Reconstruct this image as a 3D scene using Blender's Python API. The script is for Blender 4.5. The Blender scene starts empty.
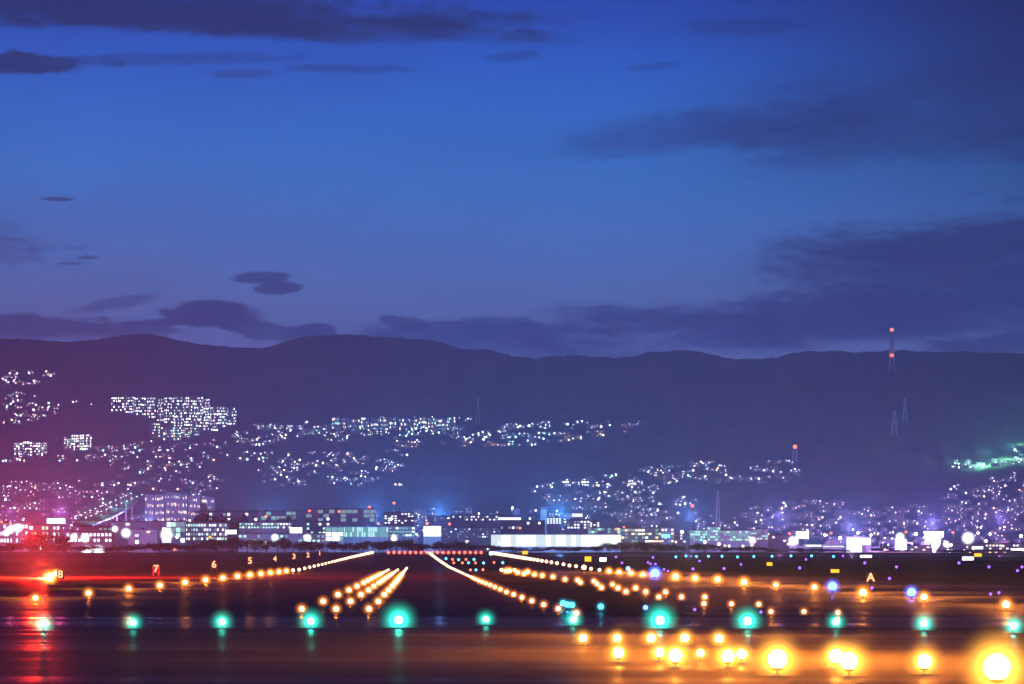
import bpy, bmesh, math, random
from mathutils import Vector, Matrix, noise
R = random.Random(7)
sc = bpy.context.scene
COL = sc.collection
F = 3180.0; CX = 512.0; HY = 553.0; CAMZ = 5.2
D2R = math.radians

# ------------------------------------------------------------------ helpers
def lerp_tab(t, x):
    if x <= t[0][0]: return t[0][1]
    for (a, b), (c, d) in zip(t, t[1:]):
        if x <= c: return b + (d-b)*(x-a)/(c-a)
    return t[-1][1]

PROFILE = [(-2000,-5.2),(0,-5.2),(126,-5.2),(200,-5.28),(290,-5.4),(369,-5.45),(430,-5.6),(569,-5.8),(694,-5.85),(909,-5.86),
           (1100,-5.85),(1389,-5.6),(1533,-5.25),(2154,-3.05),(2800,-0.9),(3309,0.4),(3600,1.2),(4500,6.0),(5200,14.7)]
RIDGE = [(-1500,372),(-900,352),(-400,360),(-150,345),(0,338),(40,340),(80,342),(110,337),(140,333),(165,337),(200,344),(240,348),(268,348),
         (285,341),(310,336),(345,334),(400,338),(435,340),(462,350),(490,349),(512,357),(540,358),(570,355),
         (600,357),(625,358),(650,352),(685,350),(705,352),(730,359),(765,359),(800,352),(830,350),(860,353),(892,350),
         (930,352),(980,352),(1024,353),(1200,347),(1600,362),(2500,372)]
D0, D1, D2 = 5200.0, 11000.0, 12800.0
def smooth_ridge(x):
    s = 0
    for k in (-9,-5,0,5,9): s += lerp_tab(RIDGE, x+k)
    return s/5 + 1.6*noise.noise((x*0.07, 3.1, 0))
def crest(x): return 1.1*noise.noise((x*0.2, 8.1, 0)) + .9*noise.noise((x*0.5,2.2,0)) + .6*noise.noise((x*1.3,7.2,0))
def ypix(x, d):
    """image row at which the bare terrain stands, for a bearing x and a distance d"""
    if d <= D0:
        return HY - F*lerp_tab(PROFILE, d)/max(d, 1.0)
    y0 = HY - F*lerp_tab(PROFILE, D0)/D0
    r = smooth_ridge(x)
    if d <= D1:
        t = (d-D0)/(D1-D0)
        s = t**0.92
        n = noise.fractal((x*0.012, d*0.0006, 0), 1.0, 2.0, 4)*44 + noise.noise((x*0.004, d*0.0003, 5))*14
        return y0 + (r-y0)*s + n*s*(1-t)*1.6 + crest(x)*s**14
    return r + crest(x) + (d-D1)/(D2-D1)*45
def terrain_z(X, d):
    if d <= D0: return CAMZ + lerp_tab(PROFILE, d)
    x = CX + F*X/d
    return CAMZ + (HY - ypix(x, d))*d/F
def place(x, y, h=0.0):
    """world ground point such that something h metres above it is seen at image point x, y"""
    d = 60.0; prev = d
    def yy(d): return ypix(x, d) - F*h/d
    while d < 10990:
        if yy(d) <= y: break
        prev = d; d *= 1.012
    a, b = prev, d
    for _ in range(24):
        m = (a+b)/2
        if yy(m) <= y: b = m
        else: a = m
    d = (a+b)/2
    X = (x-CX)*d/F
    return Vector((X, d, terrain_z(X, d)))
def world_at(x, y, d):
    return Vector(((x-CX)*d/F, d, CAMZ + (HY-y)*d/F))

# ---------- materials
def nodes(name):
    m = bpy.data.materials.new(name); m.use_nodes = True
    nt = m.node_tree; nt.nodes.clear()
    out = nt.nodes.new('ShaderNodeOutputMaterial')
    return m, nt, out
def mat(name, col, rough=0.7, var=0.25, scale=1.0, metal=0.0, spec=0.2):
    m, nt, out = nodes(name)
    b = nt.nodes.new('ShaderNodeBsdfPrincipled'); nt.links.new(b.outputs[0], out.inputs[0])
    b.inputs['Roughness'].default_value = rough; b.inputs['Metallic'].default_value = metal
    b.inputs['Specular IOR Level'].default_value = spec
    tc = nt.nodes.new('ShaderNodeTexCoord'); nz = nt.nodes.new('ShaderNodeTexNoise')
    nz.inputs['Scale'].default_value = scale; nz.inputs['Detail'].default_value = 4
    nt.links.new(tc.outputs['Object'], nz.inputs['Vector'])
    mr = nt.nodes.new('ShaderNodeMapRange'); mr.inputs[3].default_value = 1-var; mr.inputs[4].default_value = 1+var
    nt.links.new(nz.outputs[0], mr.inputs[0])
    mx = nt.nodes.new('ShaderNodeMix'); mx.data_type = 'RGBA'; mx.blend_type = 'MULTIPLY'; mx.inputs[0].default_value = 1
    mx.inputs[6].default_value = (*col, 1); nt.links.new(mr.outputs[0], mx.inputs[7])
    nt.links.new(mx.outputs[2], b.inputs['Base Color'])
    return m
def emis(name, col, s):
    m, nt, out = nodes(name)
    e = nt.nodes.new('ShaderNodeEmission'); e.inputs[0].default_value = (*col, 1); e.inputs[1].default_value = s
    nt.links.new(e.outputs[0], out.inputs[0])
    m.cycles.emission_sampling = 'NONE'
    return m

# ---------- mesh builder
class MB:
    def __init__(s): s.v = []; s.f = []; s.mi = []; s.m = 0
    def add(s, vs, fs):
        b = len(s.v); s.v += [tuple(p) for p in vs]
        for f in fs: s.f.append(tuple(b+i for i in f)); s.mi.append(s.m)
    def box(s, x0, x1, y0, y1, z0, z1):
        s.add([(x0,y0,z0),(x1,y0,z0),(x1,y1,z0),(x0,y1,z0),(x0,y0,z1),(x1,y0,z1),(x1,y1,z1),(x0,y1,z1)],
              [(0,3,2,1),(4,5,6,7),(0,1,5,4),(1,2,6,5),(2,3,7,6),(3,0,4,7)])
    def lathe(s, pts, n=12, c=(0,0,0), axis='z'):
        vs = []
        for (r, z) in pts:
            for k in range(n):
                a = 2*math.pi*k/n; p = (r*math.cos(a), r*math.sin(a), z)
                if axis == 'y': p = (p[0], -z, p[1])
                vs.append((p[0]+c[0], p[1]+c[1], p[2]+c[2]))
        fs = [(i*n+k, i*n+(k+1)%n, (i+1)*n+(k+1)%n, (i+1)*n+k) for i in range(len(pts)-1) for k in range(n)]
        fs.append(tuple(range(n-1,-1,-1))); fs.append(tuple((len(pts)-1)*n+k for k in range(n)))
        s.add(vs, fs)
    def bar(s, a, b, r0, r1=None, n=4):
        a = Vector(a); b = Vector(b); r1 = r0 if r1 is None else r1
        d = (b-a).normalized(); u = d.orthogonal().normalized(); w = d.cross(u)
        vs = []
        for p, r in ((a,r0),(b,r1)):
            for k in range(n):
                t = 2*math.pi*k/n; vs.append(p + u*(r*math.cos(t)) + w*(r*math.sin(t)))
        s.add(vs, [(k,(k+1)%n,n+(k+1)%n,n+k) for k in range(n)] + [tuple(range(n-1,-1,-1)), tuple(range(n,2*n))])
    def mesh(s, name, mats, smooth=False):
        me = bpy.data.meshes.new(name); me.from_pydata(s.v, [], s.f)
        for m in (mats if isinstance(mats, (list,tuple)) else [mats]): me.materials.append(m)
        me.polygons.foreach_set('material_index', s.mi)
        if smooth: me.polygons.foreach_set('use_smooth', [True]*len(s.f))
        me.update(); return me
def link(name, data, parent=None, loc=None):
    o = bpy.data.objects.new(name, data); COL.objects.link(o)
    if parent: o.parent = parent
    if loc is not None: o.location = loc
    return o
def tag(o, label, cat, group=None, kind=None):
    if label: o['label'] = label
    if cat: o['category'] = cat
    if group: o['group'] = group
    if kind: o['kind'] = kind
    return o
def empty(name, loc, rz=0, scale=1):
    o = bpy.data.objects.new(name, None); COL.objects.link(o); o.location = loc; o.rotation_euler.z = rz
    o.scale = (scale,)*3; o.empty_display_size = .3
    return o
def ordn(i):
    w = ['first','second','third','fourth','fifth','sixth','seventh','eighth','ninth','tenth','eleventh','twelfth']
    if 1 <= i <= 12: return w[i-1]
    s = 'th' if 10 <= i % 100 <= 20 else {1:'st',2:'nd',3:'rd'}.get(i % 10, 'th')
    return f'{i}{s}'

# ------------------------------------------------------------------ camera
cam = bpy.data.cameras.new('camera'); co = link('camera', cam)
cam.sensor_width = 36; cam.lens = 36*F/1024
cam.shift_y = (HY-342)/1024
co.location = (0,0,CAMZ); co.rotation_euler = (D2R(90),0,0)
cam.clip_start = 0.5; cam.clip_end = 60000
sc.camera = co

# ------------------------------------------------------------------ world: dusk sky with clouds
W = bpy.data.worlds.new('World'); sc.world = W; W.use_nodes = True
nt = W.node_tree; nt.nodes.clear(); N = nt.nodes; LK = nt.links
def mth(op, a, b=None, c=None, clamp=False):
    n = N.new('ShaderNodeMath'); n.operation = op; n.use_clamp = clamp
    for i, v in enumerate((a,b,c)):
        if v is None: continue
        if isinstance(v, (int,float)): n.inputs[i].default_value = v
        else: LK.new(v, n.inputs[i])
    return n.outputs[0]
def ramp(fac, stops, interp='LINEAR'):
    n = N.new('ShaderNodeValToRGB'); n.color_ramp.interpolation = interp
    e = n.color_ramp.elements
    while len(e) < len(stops): e.new(0.5)
    for el, (p, c) in zip(e, stops): el.position = p; el.color = (*c, 1) if len(c) == 3 else c
    LK.new(fac, n.inputs[0]); return n.outputs[0]
def s2l(r, g, b):
    f = lambda c: (c/255)/12.92 if c <= 10 else (((c/255)+.055)/1.055)**2.4
    return (f(r), f(g), f(b))
def mixc(f, a, b, mode='MIX'):
    n = N.new('ShaderNodeMix'); n.data_type = 'RGBA'; n.blend_type = mode
    if isinstance(f, (int,float)): n.inputs[0].default_value = f
    else: LK.new(f, n.inputs[0])
    for i, v in ((6,a),(7,b)):
        if isinstance(v, tuple): n.inputs[i].default_value = (*v, 1)
        else: LK.new(v, n.inputs[i])
    return n.outputs[2]
tc = N.new('ShaderNodeTexCoord'); sp = N.new('ShaderNodeSeparateXYZ'); LK.new(tc.outputs['Generated'], sp.inputs[0])
x_, y_, z_ = sp.outputs
elev = mth('ARCSINE', z_)                      # radians
azim = mth('ARCTAN2', x_, y_)                  # 0 = down the airfield
EU = 3180.0/1000                               # 1 unit = 1000 image px = 18 degrees
U = mth('MULTIPLY', azim, EU); V = mth('MULTIPLY', elev, EU)     # V 0 at horizon .. 0.55 top of frame
base = ramp(mth('MULTIPLY', V, 0.5), [
    (0.0, s2l(112,88,155)), (0.105, s2l(136,108,174)), (0.125, s2l(128,115,182)), (0.15, s2l(106,118,193)), (0.185, s2l(72,118,202)),
    (0.21, s2l(54,112,204)), (0.245, s2l(34,92,196)), (0.275, s2l(20,70,176)), (0.40, s2l(34,74,172)), (1.0, s2l(34,66,158))])
# darker towards the right (away from the afterglow)
dk = mth('SMOOTHSTEP' if False else 'MULTIPLY', 1, 1)
mr = N.new('ShaderNodeMapRange'); mr.interpolation_type = 'SMOOTHSTEP'; LK.new(U, mr.inputs[0])
mr.inputs[1].default_value = 0.05; mr.inputs[2].default_value = 0.62; mr.inputs[3].default_value = 1; mr.inputs[4].default_value = 0.14
mr2 = N.new('ShaderNodeMapRange'); mr2.interpolation_type = 'SMOOTHSTEP'; LK.new(V, mr2.inputs[0])
mr2.inputs[1].default_value = 0.15; mr2.inputs[2].default_value = 0.55
rgt = mth('SUBTRACT', 1, mth('MULTIPLY', mth('SUBTRACT', 1, mr.outputs[0]), mr2.outputs[0]))
cb = N.new('ShaderNodeCombineColor')
for i in range(3): LK.new(rgt, cb.inputs[i])
base = mixc(1.0, base, cb.outputs[0], 'MULTIPLY')
# noise fields in angle space, stretched along the horizon
def nfield(su, sv, detail=6, rough=.55, off=0):
    c = N.new('ShaderNodeCombineXYZ'); LK.new(mth('MULTIPLY', U, su), c.inputs[0]); LK.new(mth('MULTIPLY', V, sv), c.inputs[1])
    c.inputs[2].default_value = off
    n = N.new('ShaderNodeTexNoise'); n.inputs['Scale'].default_value = 1; n.inputs['Detail'].default_value = detail
    n.inputs['Roughness'].default_value = rough; LK.new(c.outputs[0], n.inputs['Vector']); return n.outputs[0]
n1 = nfield(9, 40, 8, .6, 1); n2 = nfield(22, 60, 8, .6, 4); n3 = nfield(4, 14, 6, .55, 9); n4 = nfield(45, 130, 6, .65, 14)
def cloud(px, py, rx, ry, n=None, amp=0.9, soft=0.35, tilt=0.0):
    """noise-eaten ellipse; returns 0..1"""
    n = n or n2
    u0 = (px-512)/1000; v0 = (553-py)/1000
    du = mth('SUBTRACT', U, u0); dv = mth('SUBTRACT', V, v0)
    if tilt: dv = mth('SUBTRACT', dv, mth('MULTIPLY', du, tilt))
    a = mth('POWER', mth('ABSOLUTE', mth('DIVIDE', du, rx/1000)), 2); b = mth('POWER', mth('ABSOLUTE', mth('DIVIDE', dv, ry/1000)), 2)
    r = mth('ADD', a, b)
    r = mth('ADD', r, mth('ADD', mth('MULTIPLY', mth('SUBTRACT', n, .5), amp*4), mth('MULTIPLY', mth('SUBTRACT', n4, .5), amp*1.8)))
    m = N.new('ShaderNodeMapRange'); m.interpolation_type = 'SMOOTHSTEP'; LK.new(r, m.inputs[0])
    m.inputs[1].default_value = 1+soft*.7; m.inputs[2].default_value = 1-soft*1.1; m.inputs[3].default_value = 0; m.inputs[4].default_value = 1
    return m.outputs[0]
clouds = [  # px, py, rx, ry, noise, amp, soft, tilt, colour, opacity
    (40,16,470,21,n1,.8,.7,-.02,(24,38,98),.88),
    (300,32,260,13,n1,.8,.8,-.03,(28,46,112),.75),
    (10,72,95,11,n2,.9,.6,0,(24,36,95),.85),
    (170,66,150,6,n2,.9,.8,.03,(38,68,150),.5),
    (345,73,60,5,n2,.9,.7,0,(40,70,158),.5),
    (245,79,35,5,n2,.8,.6,0,(40,70,160),.5),
    (512,60,28,5,n2,.7,.6,.1,(38,72,165),.55),
    (655,70,26,4,n2,.7,.6,.1,(38,72,165),.45),
    (740,33,60,9,n2,.8,.8,0,(28,58,150),.5),
    (740,130,230,22,n3,1.0,.9,.10,(38,66,150),.6),
    (960,110,260,60,n3,1.2,1.0,.12,(28,44,115),.6),
    (62,204,17,2.4,n2,.5,.5,0,(46,66,135),.8),
    (90,261,11,2,n2,.5,.5,.05,(58,70,140),.7),
    (74,267,14,1.5,n2,.5,.5,0,(58,70,140),.6),
    (262,279,32,6.5,n2,.55,.45,0,(50,62,132),.85),
    (280,289,27,6.5,n2,.5,.4,.04,(48,60,130),.9),
    (215,316,50,15,n2,.6,.4,-.04,(48,54,125),.95),
    (165,324,60,3.5,n2,.8,.6,.05,(60,52,125),.8),
    (262,330,52,10,n2,.8,.5,-.12,(52,58,130),.85),
    (315,331,24,8,n2,.6,.4,0,(52,60,135),.9),
    (60,330,110,13,n1,1.0,.6,.0,(66,54,128),.85),
    (120,305,45,7,n2,1.0,.8,.2,(70,68,140),.6),
    (405,324,25,8,n2,.8,.5,-.15,(54,64,140),.85),
    (470,336,130,13,n1,1.0,.6,.0,(58,66,142),.8),
    (500,322,40,6,n2,1.0,.7,-.05,(60,68,145),.6),
    (645,315,60,7,n2,1.0,.8,-.12,(58,66,145),.6),
    (700,328,270,26,n1,1.1,1.1,.06,(52,56,136),.85),
    (930,275,190,48,n3,1.0,.9,.08,(44,48,120),.92),
    (990,243,150,22,n1,1.0,1.0,.05,(46,50,122),.85),
    (920,320,260,22,n1,.7,.7,.03,(46,50,125),.8),
    (1010,345,90,12,n1,.8,.5,.08,(52,50,120),.85),
    (-300,250,320,60,n3,1.4,.8,0,(46,58,130),.7),
    (1500,200,420,110,n3,1.5,.9,0,(34,40,100),.8),
]
skycol = base
for (px,py,rx,ry,nn,amp,soft,tilt,c,op) in clouds:
    skycol = mixc(mth('MULTIPLY', cloud(px,py,rx,ry,nn,amp,soft,tilt), op), skycol, s2l(c[0]*.5, c[1]*.84, c[2]*.84))
# faint thin stratus mottling everywhere
st = mth('MULTIPLY', mth('SUBTRACT', n3, .5), .35)
cc = N.new('ShaderNodeCombineColor'); stv = mth('SUBTRACT', 1.0, st)
for i in range(3): LK.new(stv, cc.inputs[i])
skycol = mixc(1.0, skycol, cc.outputs[0], 'MULTIPLY')
# physically based twilight dome added under it
sky = N.new('ShaderNodeTexSky'); sky.sky_type = 'NISHITA'; sky.sun_disc = False
sky.sun_elevation = D2R(-4); sky.sun_rotation = D2R(-50)
skycol = mixc(1.0, skycol, (.43,1.10,1.16), 'MULTIPLY')
skyn = mixc(1.0, sky.outputs[0], (0.10,0.10,0.10), 'MULTIPLY')
tot = mixc(1.0, skycol, skyn, 'ADD')
bg = N.new('ShaderNodeBackground'); bg.inputs[1].default_value = 0.94
LK.new(tot, bg.inputs[0])
ow = N.new('ShaderNodeOutputWorld'); LK.new(bg.outputs[0], ow.inputs[0])

# last afterglow from the west, left of the picture, just above the hills
sl = bpy.data.lights.new('afterglow_sun', 'SUN'); sl.energy = 0.03; sl.angle = D2R(12); sl.color = (1,.75,.7)
so = link('afterglow_sun', sl); so.rotation_euler = (D2R(80), 0, D2R(-130))

# ------------------------------------------------------------------ materials
def ground_mat():
    m, nt, out = nodes('airfield_grass')
    L = nt.links; n = nt.nodes
    tc = n.new('ShaderNodeTexCoord')
    def nz(s, det, vec=None, sx=1, sy=1):
        mp = n.new('ShaderNodeMapping'); mp.inputs['Scale'].default_value = (sx, sy, 1); L.new(tc.outputs['Object'], mp.inputs[0])
        a = n.new('ShaderNodeTexNoise'); a.inputs['Scale'].default_value = s; a.inputs['Detail'].default_value = det
        L.new(mp.outputs[0], a.inputs['Vector']); return a.outputs[0]
    a = nz(0.02, 6, sy=.35); b = nz(0.6, 5)
    r = n.new('ShaderNodeValToRGB'); r.color_ramp.elements[0].color = (.030,.038,.018,1); r.color_ramp.elements[1].color = (.075,.080,.035,1)
    r.color_ramp.elements[0].position = .35; r.color_ramp.elements[1].position = .65; L.new(a, r.inputs[0])
    mx = n.new('ShaderNodeMix'); mx.data_type = 'RGBA'; mx.blend_type = 'OVERLAY'; mx.inputs[0].default_value = .7
    L.new(r.outputs[0], mx.inputs[6]); L.new(b, mx.inputs[7])
    bp = n.new('ShaderNodeBump'); bp.inputs['Distance'].default_value = .25; bp.inputs['Strength'].default_value = .8; L.new(b, bp.inputs['Height'])
    d = n.new('ShaderNodeBsdfDiffuse'); L.new(mx.outputs[2], d.inputs[0]); L.new(bp.outputs[0], d.inputs['Normal'])
    g = n.new('ShaderNodeBsdfGlossy'); g.inputs['Roughness'].default_value = .5; L.new(bp.outputs[0], g.inputs['Normal'])
    ms = n.new('ShaderNodeMixShader'); ms.inputs[0].default_value = .04
    L.new(d.outputs[0], ms.inputs[1]); L.new(g.outputs[0], ms.inputs[2]); L.new(ms.outputs[0], out.inputs[0])
    return m
def asphalt_mat(name, c0, c1, wet=.05, rough=.22):
    m, nt, out = nodes(name)
    L = nt.links; n = nt.nodes
    tc = n.new('ShaderNodeTexCoord')
    def nz(s, det, sx=1, sy=1):
        mp = n.new('ShaderNodeMapping'); mp.inputs['Scale'].default_value = (sx, sy, 1); L.new(tc.outputs['Object'], mp.inputs[0])
        a = n.new('ShaderNodeTexNoise'); a.inputs['Scale'].default_value = s; a.inputs['Detail'].default_value = det
        L.new(mp.outputs[0], a.inputs['Vector']); return a.outputs[0]
    a = nz(0.05, 6, .3, 1); b = nz(2.5, 4); w = nz(0.05, 5, .3, 2.4)
    r = n.new('ShaderNodeValToRGB'); r.color_ramp.elements[0].color = (*c0,1); r.color_ramp.elements[1].color = (*c1,1)
    r.color_ramp.elements[0].position = .3; r.color_ramp.elements[1].position = .7; L.new(a, r.inputs[0])
    bp = n.new('ShaderNodeBump'); bp.inputs['Distance'].default_value = .01; bp.inputs['Strength'].default_value = .5; L.new(b, bp.inputs['Height'])
    d = n.new('ShaderNodeBsdfDiffuse'); L.new(r.outputs[0], d.inputs[0]); L.new(bp.outputs[0], d.inputs['Normal'])
    g = n.new('ShaderNodeBsdfGlossy'); g.inputs['Roughness'].default_value = rough
    wv = nz(0.12, 3, .15, 1.0)
    bw = n.new('ShaderNodeBump'); bw.inputs['Distance'].default_value = .05; bw.inputs['Strength'].default_value = .6; L.new(wv, bw.inputs['Height'])
    L.new(bw.outputs[0], g.inputs['Normal'])
    mr = n.new('ShaderNodeMapRange'); mr.inputs[1].default_value = .49; mr.inputs[2].default_value = .62
    mr.inputs[3].default_value = wet*.04; mr.inputs[4].default_value = wet*2.4; L.new(w, mr.inputs[0])
    g2 = n.new('ShaderNodeBsdfGlossy'); g2.inputs['Roughness'].default_value = .5; L.new(bp.outputs[0], g2.inputs['Normal'])
    m2 = n.new('ShaderNodeMixShader'); m2.inputs[0].default_value = .06; L.new(d.outputs[0], m2.inputs[1]); L.new(g2.outputs[0], m2.inputs[2])
    ms = n.new('ShaderNodeMixShader'); L.new(mr.outputs[0], ms.inputs[0])
    L.new(m2.outputs[0], ms.inputs[1]); L.new(g.outputs[0], ms.inputs[2]); L.new(ms.outputs[0], out.inputs[0])
    return m
M = {}
M['grass'] = ground_mat()
M['runway'] = asphalt_mat('runway_asphalt', (.028,.026,.027), (.05,.047,.047), .016, .28)
M['taxi'] = asphalt_mat('taxiway_asphalt', (.04,.038,.038), (.07,.065,.062), .016, .3)
M['concrete'] = asphalt_mat('shoulder_concrete', (.10,.095,.09), (.16,.15,.145), .03, .2)
M['paint'] = mat('runway_paint', (.5,.5,.48), .6, .4, .8)
M['hill'] = mat('forest_hillside', (.05,.07,.045), .95, .85, .0035, spec=0)
M['town_ground'] = mat('town_ground', (.06,.065,.06), .9, .4, .01, spec=0)
M['metal'] = mat('grey_metal', (.25,.25,.26), .45, .15, 6, .6)
M['yellow_metal'] = mat('yellow_housing', (.45,.30,.05), .5, .15, 6)
M['dark'] = mat('dark_metal', (.04,.04,.045), .5, .2, 4)
M['wall_white'] = mat('wall_white', (.55,.56,.57), .8, .15, .15)
M['wall_grey'] = mat('wall_grey', (.30,.31,.33), .8, .2, .15)
M['wall_beige'] = mat('wall_beige', (.42,.38,.33), .8, .2, .15)
M['roof'] = mat('roof_slate', (.09,.09,.10), .8, .3, .3)
M['roof_brown'] = mat('roof_tiles', (.12,.08,.06), .8, .3, .3)
M['roof_teal'] = mat('roof_teal', (.12,.35,.38), .6, .15, .3)
M['bark'] = mat('bark', (.07,.05,.035), .9, .3, 2)
M['leaf'] = mat('leaf_dark', (.035,.055,.025), .9, .6, .5, spec=.05)
M['leaf2'] = mat('leaf_mid', (.06,.085,.035), .9, .6, .5, spec=.05)
M['red_paint'] = mat('red_paint', (.5,.06,.04), .6, .1, .5)
M['white_paint'] = mat('white_paint', (.7,.7,.7), .6, .1, .5)
E = {}
E['orange'] = emis('lamp_orange', (1.0,.54,.30), 4.0)
E['amber_core'] = emis('lamp_amber_bright', (1.0,.62,.22), 7)
E['green'] = emis('lamp_green', (.30,1.0,.90), 4)
E['teal'] = emis('lamp_teal', (.10,.72,1.0), 2.6)
E['red'] = emis('lamp_red', (1.0,.16,.08), 4)
E['blue'] = emis('lamp_blue', (.10,.32,1.0), 6)
E['purple'] = emis('lamp_purple', (.34,.13,1.0), 2.2)
E['cyan'] = emis('lamp_cyan', (.10,.62,1.0), 4)
E['white'] = emis('lamp_white', (.85,.93,1.0), 4)
E['pinkwhite'] = emis('lamp_pink_white', (1.0,.82,.85), 8)
E['yellow'] = emis('lit_sign_yellow', (1.0,.58,.04), 1.5)
E['win_w'] = emis('window_cool', (.75,.85,1.0), 2.6)
E['win_o'] = emis('window_warm', (1.0,.66,.38), 2.4)
E['win_g'] = emis('window_green', (.45,.95,.80), 1.4)
E['win_p'] = emis('window_violet', (.85,.7,1.0), 2.6)
E['win_dim'] = emis('window_dim', (.40,.62,.80), .55)
E['win_teal'] = emis('window_teal_dim', (.30,.75,.72), .7)
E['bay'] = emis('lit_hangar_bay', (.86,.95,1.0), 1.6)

# ------------------------------------------------------------------ ground and hills
def sheet(name, d_list, umin, umax, nx, m):
    vs, fs = [], []
    for d in d_list:
        for i in range(nx+1):
            t = umin + (umax-umin)*i/nx
            X = t*max(d, 400.0)
            vs.append((X, d, terrain_z(X, d)))
    for j in range(len(d_list)-1):
        for i in range(nx):
            a = j*(nx+1)+i; fs.append((a, a+1, a+nx+2, a+nx+1))
    me = bpy.data.meshes.new(name); me.from_pydata(vs, [], fs); me.materials.append(m)
    me.polygons.foreach_set('use_smooth', [True]*len(fs)); me.update()
    return tag(link(name, me), None, None, None, 'structure')
dl = [-600,-200,0,60,126,160,200,240,290,330,369,430,500,569,630,694,800,909,1000,1100,1250,1389,1460,1533,1700,1900,2154,2400,2600,2800,3050,3309,3450]
sheet('ground', dl, -1.2, 1.2, 16, M['grass'])
sheet('town_ground', [3450,3600,4000,4500,4850,5200], -1.2, 1.2, 16, M['town_ground'])
hd = [5200 + i*100 for i in range(59)] + [11080,11250,11600,12100,12800]
sheet('hills', hd, -.5, .5, 1500, M['hill'])

def strip(name, rows, m, dz, label=None):
    """paved sheet: rows of (y, xleft, xright) in view angles laid down on the ground, subdivided"""
    vs, fs = [], []
    rr = []
    for (a, b) in zip(rows, rows[1:]):
        k = 6
        for i in range(k): rr.append(tuple(a[j]+(b[j]-a[j])*i/k for j in range(3)))
    rr.append(rows[-1])
    for (y, xl, xr) in rr:
        p = place(CX, y); d = p.y
        vs += [((xl-CX)*d/F, d, p.z+dz), ((xr-CX)*d/F, d, p.z+dz)]
    fs = [(2*i, 2*i+1, 2*i+3, 2*i+2) for i in range(len(rr)-1)]
    me = bpy.data.meshes.new(name); me.from_pydata(vs, [], fs); me.materials.append(m); me.update()
    return tag(link(name, me), label, None, None, 'structure')
LKN = [(35.5,598),(88.7,593),(128.5,588.7),(159.5,585.5),(185,582.3),(222.7,578),(250,574.8),(299.5,569.6),(323.5,564),(350,557.5),(372,552.6)]
RKN = [(429,552.8),(437.8,559.4),(449,567),(461.5,572.6),(476.5,579.6),(491.5,585.6),(506.6,592),(522,597.4),(532,601),(544,604.7),(558.3,608.7),(577,613)]
def inv(t, y):
    tt = sorted([(b,a) for a,b in t]); return lerp_tab(tt, y)
def xl_at(y):
    if y > 598: return 35.5 - (y-598)*12.5
    return inv(LKN, y)
def xr_at(y):
    if y > 613: return 577 + (y-613)*4.6
    return inv(RKN, y)
rows = [(y, xl_at(y)-14-(y-552)*.35, xr_at(y)+6+(y-552)*.25) for y in (617,611,604,598,592,586,580,574,570,566,562,558,555,552.4)]
strip('runway', rows, M['runway'], .04)
strip('threshold_pavement', [(628,-400,1500),(624,-400,1500),(617.2,-400,1500)], M['concrete'], .03)
strip('near_apron', [(700,-500,1600),(660,-500,1600),(640,-450,1500),(628.2,-400,1500)], M['taxi'], .02)
strip('parallel_runway', [(617,700,1500),(608,655,1500),(600,640,1290),(592,612,1130),(586,590,1010),(580,560,860),(575,530,740),(569,505,640)], M['taxi'], .025)
strip('far_taxiway', [(560.5,-500,1600),(558,-500,1600)], M['taxi'], .02)
strip('cross_taxiway', [(557,500,1500),(554.2,480,1500)], M['concrete'], .03)
# ------------------------------------------------------------------ airfield lights
LIGHT_COL = {'orange': (1.0,.26,.02), 'amber_core': (1.0,.42,.04), 'green': (.03,.85,.62), 'teal': (.03,.60,.90), 'red': (1,.03,.01),
             'blue': (.10,.15,1.0), 'purple': (.25,.08,1.0), 'cyan': (.05,.45,1), 'white': (.85,.9,1), 'pinkwhite': (1,.6,.7)}
fix_mesh = {}
def fixture_meshes(c, body='dark'):
    """unit fixture: lens centre .87 above the ground, lens radius 0.5"""
    if c in fix_mesh: return fix_mesh[c]
    a = MB(); a.lathe([(.30,0),(.30,.04),(.18,.10),(.08,.14)], 14)
    b = MB(); b.lathe([(.07,.12),(.07,.20),(.09,.22),(.09,.30)], 10)
    h = MB(); h.lathe([(.12,.28),(.26,.31),(.30,.36),(.30,.41),(.26,.42)], 16)
    l = MB(); pts = []
    for k in range(11):
        t = -1.35 + (math.pi/2+1.30)*k/10; pts.append((max(.5*math.cos(t), .02), .87+.5*math.sin(t)))
    l.lathe(pts, 18)
    # wire guard over the lens
    fix_mesh[c] = [('base', a.mesh('base_'+c, M['metal'], True)), ('stem', b.mesh('stem_'+c, M['metal'], True)),
                   ('housing', h.mesh('housing_'+c, M[body], True)), ('lens', l.mesh('lens_'+c, E[c], True))]
    s = MB(); s.lathe([(.2,0),(.08,.1),(.08,.3),(.3,.4),(.3,.47)], 6); s.m = 1; s.lathe([(.3,.47),(.5,.85),(.4,1.2),(.1,1.37)], 8)
    fix_mesh[c+'_far'] = s.mesh('far_fixture_'+c, [M[body], E[c]])
    return fix_mesh[c]
GM = {}
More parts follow.
